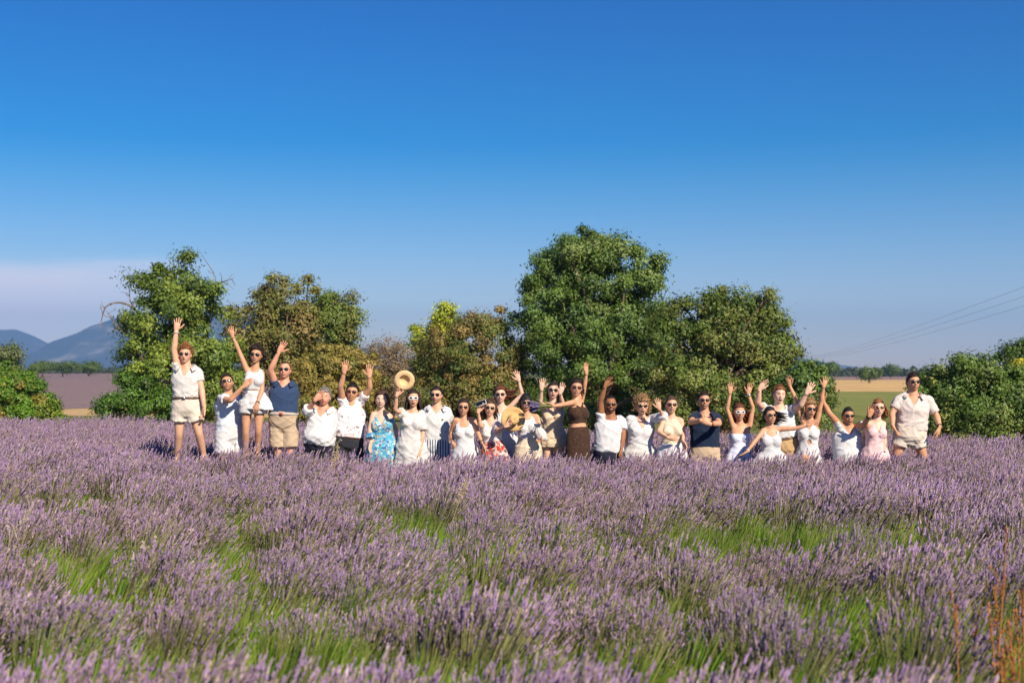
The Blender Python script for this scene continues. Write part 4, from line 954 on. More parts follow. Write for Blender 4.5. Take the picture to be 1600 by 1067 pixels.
# 1 leaping man in open white shirt, one arm up
p = figure(dict(z=1, Y=17.35, h=1.84, sex='m', skin='light', head=(203, 305), sh=((150, 385), (288, 398)), hip=212, hyaw=4,
    arm=[((131, 275, .3), (146, 150, .3), (157, 65), {'n': (.2, -1, .1)}), ((308, 525, .3), (324, 640, .5), (314, 715), {'n': (-.6, -.6, 0), 'pose': 'relax'})],
    knee=[(163, 795), (287, 795)], ankle=[(150, 960), (322, 950)], label='leaping man in open white shirt and off-white shorts, arm up, leftmost of the group'))
garment(p, 'shirt', WHT2, .36, .985, .018, .25, sleeve=(.42, .62), cut=c_v(.80, .06), amp=.008); collar(p, WHT2)
garment(p, 'shorts', OFFW, -.07, .40, .018, legs=(.62, .026), amp=.006); belt(p, M_LTHR, .345, .022, .024, M_METAL)
hair(p, H_GIN, th=.016, tufts=170, tl=.045, tdir=(.1, .1, 1)); face(p, 'small'); glasses(p, M_FBLK, w=.024, h=.022, rnd=2.0); band_on_arm(p, 0, 'bracelet', M_TEETH, 1.93, .012)
# 2 man crouching to lift his neighbour
p = figure(dict(z=1, Y=17.5, h=1.80, sex='m', skin='tan', head=(472, 487), sh=((438, 572), (528, 572)), hip=490, yaw=-35, hyaw=22, hpitch=-12, hroll=-8, beard=.5,
    arm=[((492, 597, 1), (572, 512, .4), (612, 478), {'n': (.6, .3, .3), 'pose': 'flat'}), ((560, 660, -.5), (600, 560, .3), (625, 500), {'n': (0, -1, 0), 'pose': 'flat'})], label='man in pale blue tee and white shorts lifting the woman beside him'))
garment(p, 'tee_shirt', PALE, .18, .985, .018, .7, sleeve=(.55, .5), amp=.008); garment(p, 'shorts', WHT, -.07, .38, .02, legs=(.7, .03))
hair(p, H_DK, th=.012, tufts=120, tl=.022, tdir=(0, .3, 1)); face(p, 'flat'); glasses(p, M_FBLK)
# 3 woman lifted up
p = figure(dict(z=1, Y=17.3, h=1.70, sex='f', skin='tan', head=(658, 308), sh=((597, 398), (700, 412)), hip=640, hroll=6, build=.92,
    arm=[((548, 282, .3), (508, 190, .3), (488, 108), {'n': (-.1, -1, 0)}), ((697, 530, .3), (664, 618, .6), (648, 692), {'n': (0, .6, 0), 'pose': 'relax'})],
    knee=[(592, 785), (672, 780)], ankle=[(590, 945), (668, 930)], label='woman in white two-piece lifted above the others, right arm raised high'))
garment(p, 'top', WHT, .47, .97, .012, .2, cut=c_tank(.90, .055, .125), amp=.004)
garment(p, 'flared_shorts', WHT, .20, .46, .012, legs=(.40, .035), skirt=dict(t=.46, z=zz(1, 655, 17.3), w=.215, dx=.06, rip=.10, folds=7, seed=3), amp=.006)
hair(p, H_DK, 'f', th=.030, tufts=120, tl=.045, strands=60, L=.09, wind=(.5, -.1, .4), tdir=(.5, 0, .6), rough=.6); face(p, 'smile'); glasses(p, M_FBLK, w=.029, h=.022); band_on_arm(p, 1, 'watch', M_STRAP, 1.93, .015)
# 4 man in navy polo
p = figure(dict(z=1, Y=17.4, h=1.80, sex='m', skin='ruddy', head=(842, 407), sh=((772, 478), (898, 492)), hip=832, belly=.12, build=1.04, beard=.25, hpitch=-6,
    arm=[((752, 398, .5), (803, 288, .5), (834, 232), {'n': (.5, -.8, 0)}), ((908, 600, -.5), (898, 690, -.3), (892, 745), {})], knee=[(798, 925), (878, 925)],
    label='man in navy polo and beige shorts with bent raised arm'))
garment(p, 'polo_shirt', NAVY, .30, .985, .016, .5, sleeve=(.35, .6), cut=c_v(.90, .045), amp=.006); collar(p, NAVY)
garment(p, 'shorts', BEI, -.07, .38, .02, legs=(.86, .022), amp=.006); belt(p, M_GREYB, .325, .026, .026, M_REDL, .1)
hair(p, H_BRN, 'high', th=.005, tufts=70, tl=.012); face(p, 'smile'); glasses(p, M_FBLK)
# 5 man shading his eyes
p = figure(dict(z=2, Y=17.4, h=1.76, sex='m', skin='ruddy', head=(396, 420), sh=((285, 500), (468, 520)), hip=345, belly=.45, build=1.10, yaw=8, hroll=4, beard=.35,
    arm=[((232, 545, .8), (312, 445, .8), (372, 372), {'n': (.2, -1, -.2), 'pose': 'flat', 'puff': 1.5}), ((495, 640, -.6), (500, 750, .2), (500, 820), {})],
    label='grey haired man in white shirt shading his eyes with one hand'))
garment(p, 'shirt', WHT, .20, .985, .02, .85, sleeve=(1.3, 1.3), cut=c_v(.84, .07), amp=.009); collar(p, WHT)
garment(p, 'trousers', DARK, .0, .26, .012, legs=(1.9, .02))
hair(p, H_GRY, th=.014, tufts=130, tl=.028, tdir=(.1, .2, 1)); face(p, 'flat', 'open')
# 6 man in floral tee, arms up
p = figure(dict(z=2, Y=17.5, h=1.78, sex='m', skin='tan', head=(655, 374), sh=((560, 440), (752, 425)), hip=622, hroll=5, beard=.3, build=1.04, belly=.1,
    arm=[((546, 325, .6), (580, 190, .4), (592, 78), {}), ((816, 335, .4), (812, 228, .3), (815, 122), {'pose': 'open'})], label='man in white floral tee with both arms straight up'))
garment(p, 'tee_shirt', FLOR, .26, .985, .018, .6, sleeve=(.38, .55), amp=.007); garment(p, 'trousers', CHAR, .0, .30, .014, legs=(1.9, .02)); belt(p, M_LTHR, .265, .02, .018)
hair(p, H_BLK, th=.012, tufts=110, tl=.022, tdir=(0, .4, 1)); face(p, 'smile'); glasses(p, M_FBLK, M_LENSB)
# 7 woman in turquoise dress
p = figure(dict(z=3, Y=17.25, h=1.68, sex='f', skin='fair', head=(212, 385), sh=((135, 500), (290, 512)), hip=235, bust=1.18, build=1.06, hroll=3, armw=1.1,
    arm=[((106, 655, .3), (116, 778, .3), (110, 848), {'n': (.6, -.4, 0)}), ((345, 640, -.6), (355, 730, .2), (352, 800), {})], label='woman in turquoise floral dress, her face shaded by a hat'))
garment(p, 'dress', TEAL, .30, .97, .012, .0, skirt=dict(t=.52, z=.30, w=.30, rip=.07, folds=10), cut=c_vstrap(.66, .84, .075), amp=.005)
def frill(mb):
    a = p.arms[0]; A = a['path'][(a['par'] > 1.25) & (a['par'] < 1.75)]; mb.tube(A[:, :3], A[:, 3] + np.linspace(.012, .05, len(A)), 14, cap=False)
garment(p, 'sleeve_frill', TEAL, extra=frill, amp=.012, voxel=.01)
hair(p, H_BRN, 'f', th=.022, tufts=90, tl=.035, strands=26, L=.10, rough=.7, bun=([0, -.10, .05], [.05, .05, .05])); face(p, 'smile', 'open')
P7 = p
# 8 woman waving a straw hat
p = figure(dict(z=3, Y=17.15, h=1.68, sex='f', skin='light', head=(510, 372), sh=((420, 492), (590, 498)), hip=480, hyaw=3,
    arm=[((342, 478, .6), (356, 345, .5), (378, 288), {'n': (.3, -.6, .2), 'pose': 'grip'}), ((598, 700, .4), (575, 850, .4), (572, 905), {})], label='laughing woman in loose white dress and white sunglasses waving a straw hat'))
garment(p, 'dress', WHT2, .30, .975, .020, .6, sleeve=(.5, .85), sl_off=.032, skirt=dict(t=.62, z=.30, w=.27, rip=.09, folds=8, seed=5), cut=c_crew(.075), amp=.009)
hair(p, H_DK, 'f', th=.016, tufts=20, tl=.02, strands=110, L=.24, sw=.009); face(p, 'open'); glasses(p, M_FWHT, w=.028, h=.022, thick=.006, rnd=2.2)
P8 = p
# 9 man in white polo and striped shorts
p = figure(dict(z=3, Y=17.75, h=1.82, sex='m', skin='light', head=(722, 342), sh=((635, 462), (828, 470)), hip=706, beard=.55, hyaw=-8,
    arm=[((612, 620, -.6), (618, 760, .2), (620, 830), {}), ((856, 620, -.4), (838, 750, -.3), (836, 810), {})], label='man in white polo and striped shorts behind the laughing woman'))
garment(p, 'polo_shirt', WHT, .27, .985, .018, .5, sleeve=(.6, .75), cut=c_v(.86, .06), amp=.007); collar(p, WHT)
garment(p, 'shorts', STRP, -.07, .37, .02, legs=(.9, .03)); hair(p, H_DK, th=.010, tufts=110, tl=.02, tdir=(0, .3, 1)); face(p, 'flat'); glasses(p, M_FBLK)
mb = MB(); l, f = p.frame(.78); c = p.crotch + p.up * p.Lt * .76 + l * .09 * p.k + f * (.118 + .018) * p.k; mb.ellipsoid(c, (.016, .004, .008), 5, 8); child(p, 'embroidered_logo', mb.mesh('embroidered_logo', p.base), NAVD)
# 10 woman in white tank dress, hand on hip
p = figure(dict(z=4, Y=17.25, h=1.66, sex='f', skin='tan', head=(262, 455), sh=((182, 552), (358, 545)), hip=285, hroll=3,
    arm=[((146, 690, -.3), (168, 792, .5), (192, 830), {'n': (.2, .6, 0)}), ((398, 690, .3), (432, 780, .6), (460, 838), {'n': (-.8, -.3, 0)})], label='woman in white square neck dress with dark sunglasses beside man in polo'))
garment(p, 'dress', WHT, .20, .97, .012, .0, skirt=dict(t=.42, z=.25, w=.24, rip=.06, seed=8), cut=c_tank(.82, .062, .115), amp=.005)
hair(p, H_DK, 'f', th=.014, tufts=20, tl=.02, strands=60, L=.20, sw=.008, wind=(.1, -.3, 0)); face(p, 'smile'); glasses(p, M_FTOR, w=.025, h=.023, rnd=2.1); band_on_arm(p, 1, 'watch', M_STRAP, 1.93, .015)
# 11 woman in red floral skirt with phone
p = figure(dict(z=4, Y=17.2, h=1.62, sex='f', skin='light', head=(508, 462), sh=((452, 585), (575, 590)), hip=545, hroll=6,
    arm=[((420, 625, .3), (398, 500, .4), (420, 425), {'n': (.4, -.6, 0), 'pose': 'grip'}), ((585, 670, 1), (650, 630, .8), (700, 600), {'n': (.2, -.5, .5), 'pose': 'grip'})], label='woman in red floral skirt and lace top holding up a phone'))
garment(p, 'lace_top', LACE, .46, .97, .012, .1, sleeve=(.75, .75), cut=c_v(.80, .06), amp=.006); garment(p, 'skirt', REDF, .35, .48, .016, skirt=dict(t=.48, z=.25, w=.27, rip=.10, folds=9, seed=9, dx=.03), amp=.006)
hair(p, H_BRN, 'f', th=.020, tufts=60, tl=.03, strands=70, L=.14, sw=.009, rough=.5); face(p, 'smile'); glasses(p, M_FBLK, w=.027, h=.020)
P11 = p
# 12 tall woman behind with auburn hair, arm up
p = figure(dict(z=4, Y=18.0, h=1.72, sex='f', skin='fair', head=(603, 338), sh=((545, 455), (688, 448)), hip=650, hroll=-2,
    arm=[((520, 600, -.5), (540, 720, 0), (545, 790), {}), ((802, 335, .2), (775, 205, .2), (743, 102), {})], label='auburn haired woman in white dress behind, waving her left arm'))
garment(p, 'dress', WHT, .20, .97, .014, .2, skirt=dict(t=.42, z=.3, w=.27, seed=4), cut=c_tank(.86, .055, .125), amp=.006)
hair(p, H_RED, 'f', th=.020, tufts=40, tl=.04, tdir=(.8, 0, .5), strands=90, L=.22, wind=(.75, -.1, .55), sw=.008); face(p, 'smile'); glasses(p, M_FBLK, w=.027, h=.021)
# 13 black haired woman in white with straw hat
p = figure(dict(z=5, Y=17.45, h=1.64, sex='f', skin='tan', head=(128, 412), sh=((70, 510), (232, 520)), hip=150, hyaw=6,
    arm=[((25, 660, .2), (-30, 560, 1), (-60, 520), {'n': (0, -1, 0), 'pose': 'grip'}), ((262, 640, .2), (268, 700, 1), (262, 740), {'n': (-.6, -.6, 0), 'pose': 'grip'})], label='black haired woman in white top and cream trousers behind the wide straw hat'))
garment(p, 'top', WHT, .40, .97, .012, .25, cut=c_tank(.88, .05, .11), amp=.006); garment(p, 'trousers', CREAM2, .0, .42, .016, skirt=dict(t=.42, z=.3, w=.23, rip=.05), legs=(1.9, .03), amp=.006)
hair(p, H_BLK, 'bangs', th=.018, tufts=60, tl=.02, tdir=(-.3, .3, .1), strands=50, L=.10, sw=.009); face(p, 'open'); glasses(p, M_FBLK, w=.029, h=.024)
P13 = p
# 14 woman with both hands up in cream dress
p = figure(dict(z=5, Y=17.7, h=1.72, sex='f', skin='fair', head=(382, 302), sh=((300, 440), (448, 440)), hip=385, hroll=4, hpitch=-4,
    arm=[((264, 405, .9), (274, 285, .5), (284, 168), {}), ((470, 420, .9), (446, 322, .5), (478, 222), {})], knee=[(330, 960), (430, 960)], label='shouting woman in short cream dress with both palms up'))
garment(p, 'dress', CRM, .12, .97, .016, .35, sleeve=(.25, .25), skirt=dict(t=.44, z=zz(5, 818, 17.7), w=.20, rip=.05, seed=6), cut=c_v(.78, .06), amp=.008)
hair(p, H_DK, 'f', th=.012, tufts=20, tl=.02, strands=40, L=.18, wind=(.2, -.3, 0)); face(p, 'open'); glasses(p, M_FBLK, w=.029, h=.025, rnd=2.1)
# 15 woman in brown knit holding out a bouquet
p = figure(dict(z=5, Y=17.35, h=1.74, sex='f', skin='tan', head=(596, 275), sh=((555, 390), (650, 385)), hip=615, yaw=-28, hyaw=10, hroll=5, build=.95,
    arm=[((468, 428, .9), (385, 440, .7), (330, 438), {'n': (0, -.8, -.4), 'pose': 'grip'}), ((672, 260, .2), (690, 140, .2), (684, 62), {'n': (.6, -.8, 0), 'pose': 'flat'})], label='woman in brown crochet two-piece holding out lavender, other arm raised'))
garment(p, 'crop_top', KNIT, .48, .97, .010, 0, cut=c_vstrap(.84, .86, .06, .016), amp=.003); garment(p, 'skirt', KNIT, .05, .40, .012, skirt=dict(t=.40, z=.30, w=.19, rip=.02), amp=.003)
hair(p, H_DK, 'f', th=.014, tufts=40, tl=.03, strands=30, L=.10, bun=([0, -.115, .0], [.04, .04, .04])); face(p, 'smile'); glasses(p, M_FTOR, M_LENSB, w=.029, h=.020)
P15 = p
# 16 bearded man in white tee
p = figure(dict(z=6, Y=17.35, h=1.78, sex='m', skin='dark', head=(213, 393), sh=((112, 500), (322, 522)), hip=185, beard=1.0, build=1.05, belly=.12,
    arm=[((116, 355, .3), (158, 218, .4), (196, 138), {'n': (.5, -.8, -.2), 'pose': 'relax'}), ((338, 665, .3), (322, 815, .3), (320, 880), {})], label='bearded man in white tee with one arm raised, beside the brown crochet woman'))
garment(p, 'tee_shirt', WHT, .22, .985, .02, .6, sleeve=(.34, .8), cut=c_crew(.075), amp=.008, sl_off=.026); garment(p, 'trousers', DARK, .0, .28, .012, legs=(1.9, .02))
hair(p, H_BLK, 'high', th=.006, tufts=90, tl=.012); face(p, 'smile'); glasses(p, M_FBLK)
# 17 curly haired woman in white blouse
p = figure(dict(z=6, Y=17.45, h=1.68, sex='f', skin='light', head=(524, 408), sh=((398, 508), (628, 512)), hip=505, bust=1.2, build=1.22,
    arm=[((362, 640, -.3), (370, 760, .2), (372, 830), {}), ((738, 520, .7), (690, 430, .7), (662, 272), {'puff': 1.4})], label='curly haired woman in white blouse with her palm up by her shoulder'))
garment(p, 'blouse', WHT, .38, .98, .018, .3, sleeve=(1.2, 1.55), sl_off=.026, cut=c_v(.74, .075), amp=.008); garment(p, 'skirt', WHT2, .30, .44, .018, skirt=dict(t=.44, z=.3, w=.29, rip=.08, folds=11), amp=.007)
hair(p, H_BLD, 'f', th=.028, tufts=260, tl=.075, curl=.75, tdir=(.1, 0, 1)); face(p, 'open'); glasses(p, M_FBLK, w=.030, h=.022)
# 18 woman in ivory halter
p = figure(dict(z=6, Y=17.25, h=1.70, sex='f', skin='light', head=(810, 395), sh=((728, 530), (908, 522)), hip=815,
    arm=[((684, 655, .3), (775, 712, .8), (832, 722), {'n': (0, .8, .2), 'pose': 'flat'}), ((930, 655, .2), (922, 745, .7), (940, 800), {'n': (-.5, -.4, 0)})], label='smiling woman in ivory halter top and white skirt, hand on belly'))
garment(p, 'halter_top', CREAM2, .30, .97, .012, .15, cut=c_halter(.80), amp=.008); garment(p, 'skirt', WHT, .25, .40, .018, skirt=dict(t=.40, z=.25, w=.29, rip=.10, folds=8, seed=7), amp=.008)
hair(p, H_BRN, 'f', th=.012, tufts=30, tl=.015, bun=([0, -.105, .02], [.04, .035, .045])); face(p, 'smile'); glasses(p, M_FTOR, w=.028, h=.021)
# 19 man in dark navy polo clasping hands
p = figure(dict(z=7, Y=17.4, h=1.82, sex='m', skin='tan', head=(250, 352), sh=((150, 495), (378, 495)), hip=258, beard=.35, build=1.04,
    arm=[((122, 560, 1), (222, 545, 1), (268, 548), {'n': (.2, .9, 0), 'pose': 'grip'}), ((398, 575, 1), (308, 578, 1), (258, 552), {'n': (-.2, .9, 0), 'pose': 'grip'})], label='man in dark navy polo clasping his hands in front of him'))
garment(p, 'polo_shirt', NAVD, .25, .985, .018, .5, sleeve=(.62, .62), cut=c_v(.86, .05), amp=.006); collar(p, NAVD); garment(p, 'shorts', BEI, -.07, .36, .02, legs=(.9, .03))
hair(p, H_DK, th=.010, tufts=110, tl=.02, tdir=(0, .3, 1)); face(p, 'smile'); glasses(p, M_FBLK, w=.028, h=.019); band_on_arm(p, 1, 'bracelet', M_STRAP, 1.9, .012)
# 20 woman in strapless dress, both arms up
p = figure(dict(z=7, Y=17.45, h=1.66, sex='f', skin='tan', head=(597, 468), sh=((528, 592), (702, 590)), hip=604,
    arm=[((480, 432, .2), (508, 275, .2), (512, 168), {}), ((730, 425, .2), (686, 282, .2), (712, 165), {})], label='woman in strapless white dress with white sunglasses and both arms up'))
garment(p, 'dress', WHT_SHADE, .25, .90, .012, 0, skirt=dict(t=.50, z=.3, w=.26, rip=.06, seed=12), cut=c_strapless(.785), amp=.005)
hair(p, H_RED, 'f', th=.016, tufts=20, tl=.02, strands=100, L=.26, wind=(.55, -.1, .15), sw=.008); face(p, 'smile'); glasses(p, M_FWHT, w=.028, h=.020, thick=.006, rnd=2.2); band_on_arm(p, 1, 'bracelet', M_METAL, 1.92, .018)
# 21 dancing woman in white sundress
p = figure(dict(z=8, Y=17.05, h=1.66, sex='f', skin='tan', head=(206, 498), sh=((140, 622), (298, 612)), hip=220, hyaw=14, hroll=-3, bust=1.05,
    arm=[((72, 735, .3), (-18, 850, .5), (-70, 885), {'n': (.2, .2, .9), 'pose': 'flat'}), ((455, 622, .3), (580, 592, .2), (650, 560), {'n': (0, -.4, .8), 'pose': 'flat'})], label='dancing woman in white flared sundress with long dark hair blown aside'))
garment(p, 'sundress', WHT, .32, .97, .012, 0, skirt=dict(t=.46, z=.38, w=.40, rip=.10, folds=11, pow=.8, seed=14), cut=c_tank(.80, .07, .105, sq=False), amp=.004)
hair(p, H_BLK, 'f', th=.014, tufts=10, tl=.02, strands=150, L=.21, wind=(.8, -.1, .25), sw=.008); face(p, 'smile'); glasses(p, M_FBLK, w=.030, h=.018); band_on_arm(p, 0, 'bracelet', M_TEETH, 1.92, .016)
# 22 laughing ginger man behind
p = figure(dict(z=8, Y=17.68, h=1.84, sex='m', skin='fair', head=(300, 297), sh=((162, 425), (420, 425)), hip=355, hroll=6, build=1.02,
    arm=[((92, 375, .9), (104, 245, .4), (155, 158), {'n': (.4, -.8, 0), 'pose': 'relax'}), ((505, 400, .9), (566, 280, .4), (612, 200), {'n': (.1, .9, 0)})], label='laughing ginger man in white tee and khaki shorts at the back'))
garment(p, 'tee_shirt', WHT, .33, .985, .02, .7, sleeve=(.6, .6), cut=c_crew(.075), amp=.007); garment(p, 'shorts', KHA, -.07, .34, .012, legs=(.9, .03)); belt(p, M_LTHR, .305, .02, .014)
hair(p, H_GIN, th=.016, tufts=120, tl=.03, tdir=(.2, .3, 1)); face(p, 'open', 'closed')
# 23 blond woman in cut-out dress
p = figure(dict(z=8, Y=17.5, h=1.68, sex='f', skin='tan', head=(602, 438), sh=((520, 520), (668, 540)), hip=578, yaw=14, hroll=4,
    arm=[((468, 352, -.3), (402, 205, -.2), (395, 132), {'n': (-.4, -.9, 0), 'pose': 'relax'}), ((712, 370, .3), (735, 215, .3), (764, 98), {})], knee=[(600, 965, .8), (640, 990)], label='shouting blond woman in white cut-out dress, right of the ginger man'))
garment(p, 'dress', WHT, .05, .96, .011, 0, skirt=dict(t=.22, z=.52, w=.20, rip=.06, dx=.03), cut=c_or(c_halter(.82, .80), lambda a, t, f, V: (f > 0) & ((a - .012) ** 2 + ((t - .52) * .55) ** 2 < .034 ** 2)), amp=.005)
hair(p, H_BLD, 'f', th=.026, tufts=140, tl=.06, curl=.6, strands=70, L=.36, wind=(.25, -.15, 0), sw=.008); face(p, 'open'); glasses(p, M_FBLK, w=.029, h=.022)
# 24 man in white polo, arms wide
p = figure(dict(z=9, Y=17.5, h=1.76, sex='m', skin='olive', head=(284, 505), sh=((182, 565), (385, 590)), hip=285, belly=.25, build=1.10, beard=.2,
    arm=[((96, 470, .3), (40, 360, -.3), (25, 300), {'pose': 'relax'}), ((440, 585, 1), (492, 500, 1), (520, 430), {'n': (-.1, -.9, -.2), 'pose': 'relax'})], label='stout man in white polo stretching both arms out, next to pink dress'))
garment(p, 'polo_shirt', WHT, .20, .985, .02, .9, sleeve=(.36, .5), cut=c_v(.87, .055), amp=.007); collar(p, WHT); garment(p, 'trousers', DARK, .0, .28, .012, legs=(1.9, .02))
hair(p, H_BLK, th=.007, tufts=90, tl=.014); face(p, 'open'); glasses(p, M_FBLK, w=.029, h=.019); band_on_arm(p, 1, 'watch', M_STRAP, 1.9, .015)
# 25 woman in pink
p = figure(dict(z=9, Y=17.25, h=1.68, sex='f', skin='fair', head=(580, 425), sh=((468, 562), (648, 560)), hip=545, hyaw=-6,
    arm=[((430, 700, -.6), (440, 800, 0), (445, 860), {}), ((648, 720, .2), (628, 870, .3), (618, 940), {})], label='woman in blush pink halter dress with wavy strawberry blond hair'))
garment(p, 'dress', PINK, .20, .97, .012, .05, skirt=dict(t=.44, z=.25, w=.26, rip=.08, seed=16), cut=c_halter(.78, .68), amp=.006)
hair(p, H_GIN, 'f', th=.016, tufts=30, tl=.03, strands=70, L=.17, wind=(.25, -.2, 0), curl=.4, sw=.008); face(p, 'smile'); glasses(p, M_FGLD, M_LENSB, w=.027, h=.023, rnd=2.1); band_on_arm(p, 1, 'watch', M_STRAP, 1.9, .016)
# 26 leaping man at the right end
p = figure(dict(z=9, Y=17.3, h=1.86, sex='m', skin='tan', head=(922, 172), sh=((780, 315), (1062, 325)), hip=888, beard=.3, build=1.08, yaw=6,
    arm=[((716, 475, .3), (722, 590, .6), (752, 655), {'n': (.8, -.3, 0)}), ((1152, 500, .3), (1182, 610, .6), (1162, 705), {'n': (-.6, .5, 0)})], knee=[(765, 880), (1015, 880)], ankle=[(735, 1030), (1075, 1030)],
    label='leaping man in striped white shirt and white shorts, rightmost of the group'))
garment(p, 'shirt', FSTR, .26, .985, .018, .45, sleeve=(.72, .8), cut=c_v(.78, .065), amp=.009, shift=.02, sl_off=.017); collar(p, FSTR); garment(p, 'shorts', OFFW, -.07, .38, .022, legs=(.68, .022), amp=.006)
hair(p, H_DK, th=.010, tufts=120, tl=.022, tdir=(0, .3, 1)); face(p, 'smile'); glasses(p, M_FBLK, w=.028, h=.020); band_on_arm(p, 1, 'watch', M_STRAP, 1.92, .018)

# ================================================================ things in their hands
M_STRAW = mat_plain('woven straw', (.62, .40, .17), .85, .2, bump=.25, bscale=160, var=.2, vscale=40); M_STRAWP = mat_plain('pale woven straw', (.70, .50, .27), .85, .2, bump=.25, bscale=160, var=.15, vscale=40)
def lathe(mb, prof, C, ax, k=40, wav=0.0, wn=3, ph=0.0):
    ax = unit(ax); u = unit(np.cross(ax, [0.2, .3, 1])); v = np.cross(ax, u); a = np.arange(k) * 2 * math.pi / k; R = []
    for r, h in prof: R.append(C + (np.cos(a) * r)[:, None] * u + (np.sin(a) * r)[:, None] * v + np.outer(h + wav * max(0, r - .1) / .1 * np.sin(wn * a + ph), ax))
    mb.rings(np.array(R), False)
def straw_hat(C, ax, rb, rc, hc, mat, label, wav=.012, band_mat=None, ph=0.0):
    th = .004
    prof = [(rb, .0), (rb * .8, -.004), (rc * 1.12, .0), (rc, .01), (rc * .95, hc * .7), (rc * .82, hc * .95), (rc * .4, hc * 1.04), (.002, hc * 1.0)]
    inner = [(r - (.003 if r < rb * .9 else 0), h - th) for r, h in prof][::-1]
    root = link('straw_hat', None, None, None, C); tag(root, label, 'hat', 'straw hats')
    b = MB(); lathe(b, [prof[2], prof[1], prof[0], (rb, -th), inner[-2], inner[-3]], C, ax, wav=wav, ph=ph); link('brim', b.mesh('brim', C), mat, root)
    b = MB(); lathe(b, prof[2:] + inner[:-2], C, ax, wav=0); link('crown', b.mesh('crown', C), mat, root)
    if band_mat:
        b = MB(); lathe(b, [(rc * 1.03, .008), (rc * 1.03, .03), (rc * .98, .03)], C, ax); link('hat_band', b.mesh('hat_band', C), band_mat, root)
    return root
g = P8.arms[0]['grip']; c = W(*zpx(3, 424, 203), P8.arms[0]['W'][1] - .02)
straw_hat(c + np.array([0, .03, 0]), (-.12, .93, .2), .135, .070, .052, M_STRAWP, 'pale straw hat seen from below, waved above the laughing woman', .006)
c = W(*zpx(4, 722, 562), 16.95)
straw_hat(c, (.12, -.86, -.05), .165, .074, .085, M_STRAW, 'wide brimmed golden straw hat held in front of the black haired woman', .03, None, .8)
# phone in a white case
a = P11.arms[0]; c = W(*zpx(4, 424, 414), a['W'][1] - .03); root = link('phone', None, None, None, c); tag(root, 'dark phone with pale rim held up by woman in red skirt', 'phone')
rot = np.array(Matrix.Rotation(math.radians(-20), 3, 'Y')) @ np.array(Matrix.Rotation(math.radians(-35), 3, 'X'))
b = MB(); b.box((0, 0, 0), (.072, .0035, .036), rot); link('case', b.mesh('case', smooth=False), M_FWHT, root)
b = MB(); b.box(np.array([0, -.0045, 0]) @ rot.T, (.067, .0015, .031), rot); link('screen', b.mesh('screen', smooth=False), M_LENS, root)
# bouquet of cut lavender
a = P15.arms[0]; hd = W(*zpx(5, 345, 440), a['W'][1] - .02); tip = W(*zpx(5, 205, 442), a['W'][1] - .12); d = unit(tip - hd)
root = link('lavender_bouquet', None, None, None, hd); tag(root, 'bunch of cut lavender held out by the woman in brown crochet', 'bouquet')
rng = np.random.default_rng(77); ms = MB(); mf = MB(); u = unit(np.cross(d, [0, 0, 1])); v = np.cross(d, u)
M_STEM = mat_plain('cut green stems', (.22, .23, .08), .8, .2, attr=True); M_FLW = mat_plain('dried violet heads', (.15, .12, .22), .85, .15, attr=True)
for i in range(60):
    o = rng.normal(size=2); s = .010; w_ = .032
    P0 = hd - d * rng.uniform(.05, .09) + (u * o[0] + v * o[1]) * s * .8; P1 = hd + d * .10 + (u * o[0] + v * o[1]) * s * 1.2; L = np.linalg.norm(tip - hd) * rng.uniform(.8, 1.12)
    P2 = hd + d * L + (u * o[0] + v * o[1]) * w_ * .8; ms.tube(spline([P0, P1, P2], 6), .0022, 4, np.full(3, rng.uniform(.7, 1.3)), cap=False)
    e = unit(P2 - P1); mf.tube([P2 - e * .03, P2 - e * .012, P2 + e * .01, P2 + e * .032, P2 + e * .05], np.array([.005, .010, .0095, .009, .003]) * rng.uniform(.8, 1.2), 6, np.array([1, 1, 1]) * rng.uniform(.6, 1.5))
link('stems', ms.mesh('stems', hd), M_STEM, root); link('flower_heads', mf.mesh('flower_heads', hd), M_FLW, root)
# white drawstring bag
c = W(*zpx(5, 262, 690), 17.2); root = link('drawstring_bag', None, None, None, c); tag(root, 'crumpled white drawstring bag hanging by the cream dress', 'bag')
b = MB(); R = []; aa = np.arange(28) * 2 * math.pi / 28
for t, r in ((-.10, .02), (-.095, .055), (-.06, .075), (0, .075), (.05, .055), (.09, .03), (.12, .045)):
    rip = 1 + .12 * np.sin(7 * aa + t * 20) + .06 * np.sin(13 * aa); R.append(c + np.array([-t * .35, 0, t]) + np.stack([np.cos(aa) * r * rip, np.sin(aa) * r * .6 * rip, .008 * np.sin(5 * aa)], -1))
b.rings(np.array(R)); link('pouch', b.mesh('pouch', c), WHT2, root)
b = MB(); top = W(*zpx(5, 262, 575), 17.2); b.tube(spline([c + [-.035, 0, .1], (c + top) / 2 + [-.02, -.02, .05], top + [0, .08, .03], (c + top) / 2 + [.035, .03, .05], c + [-.03, .01, .1]], 16), .005, 6); link('cord', b.mesh('cord', c), OFFW, root)
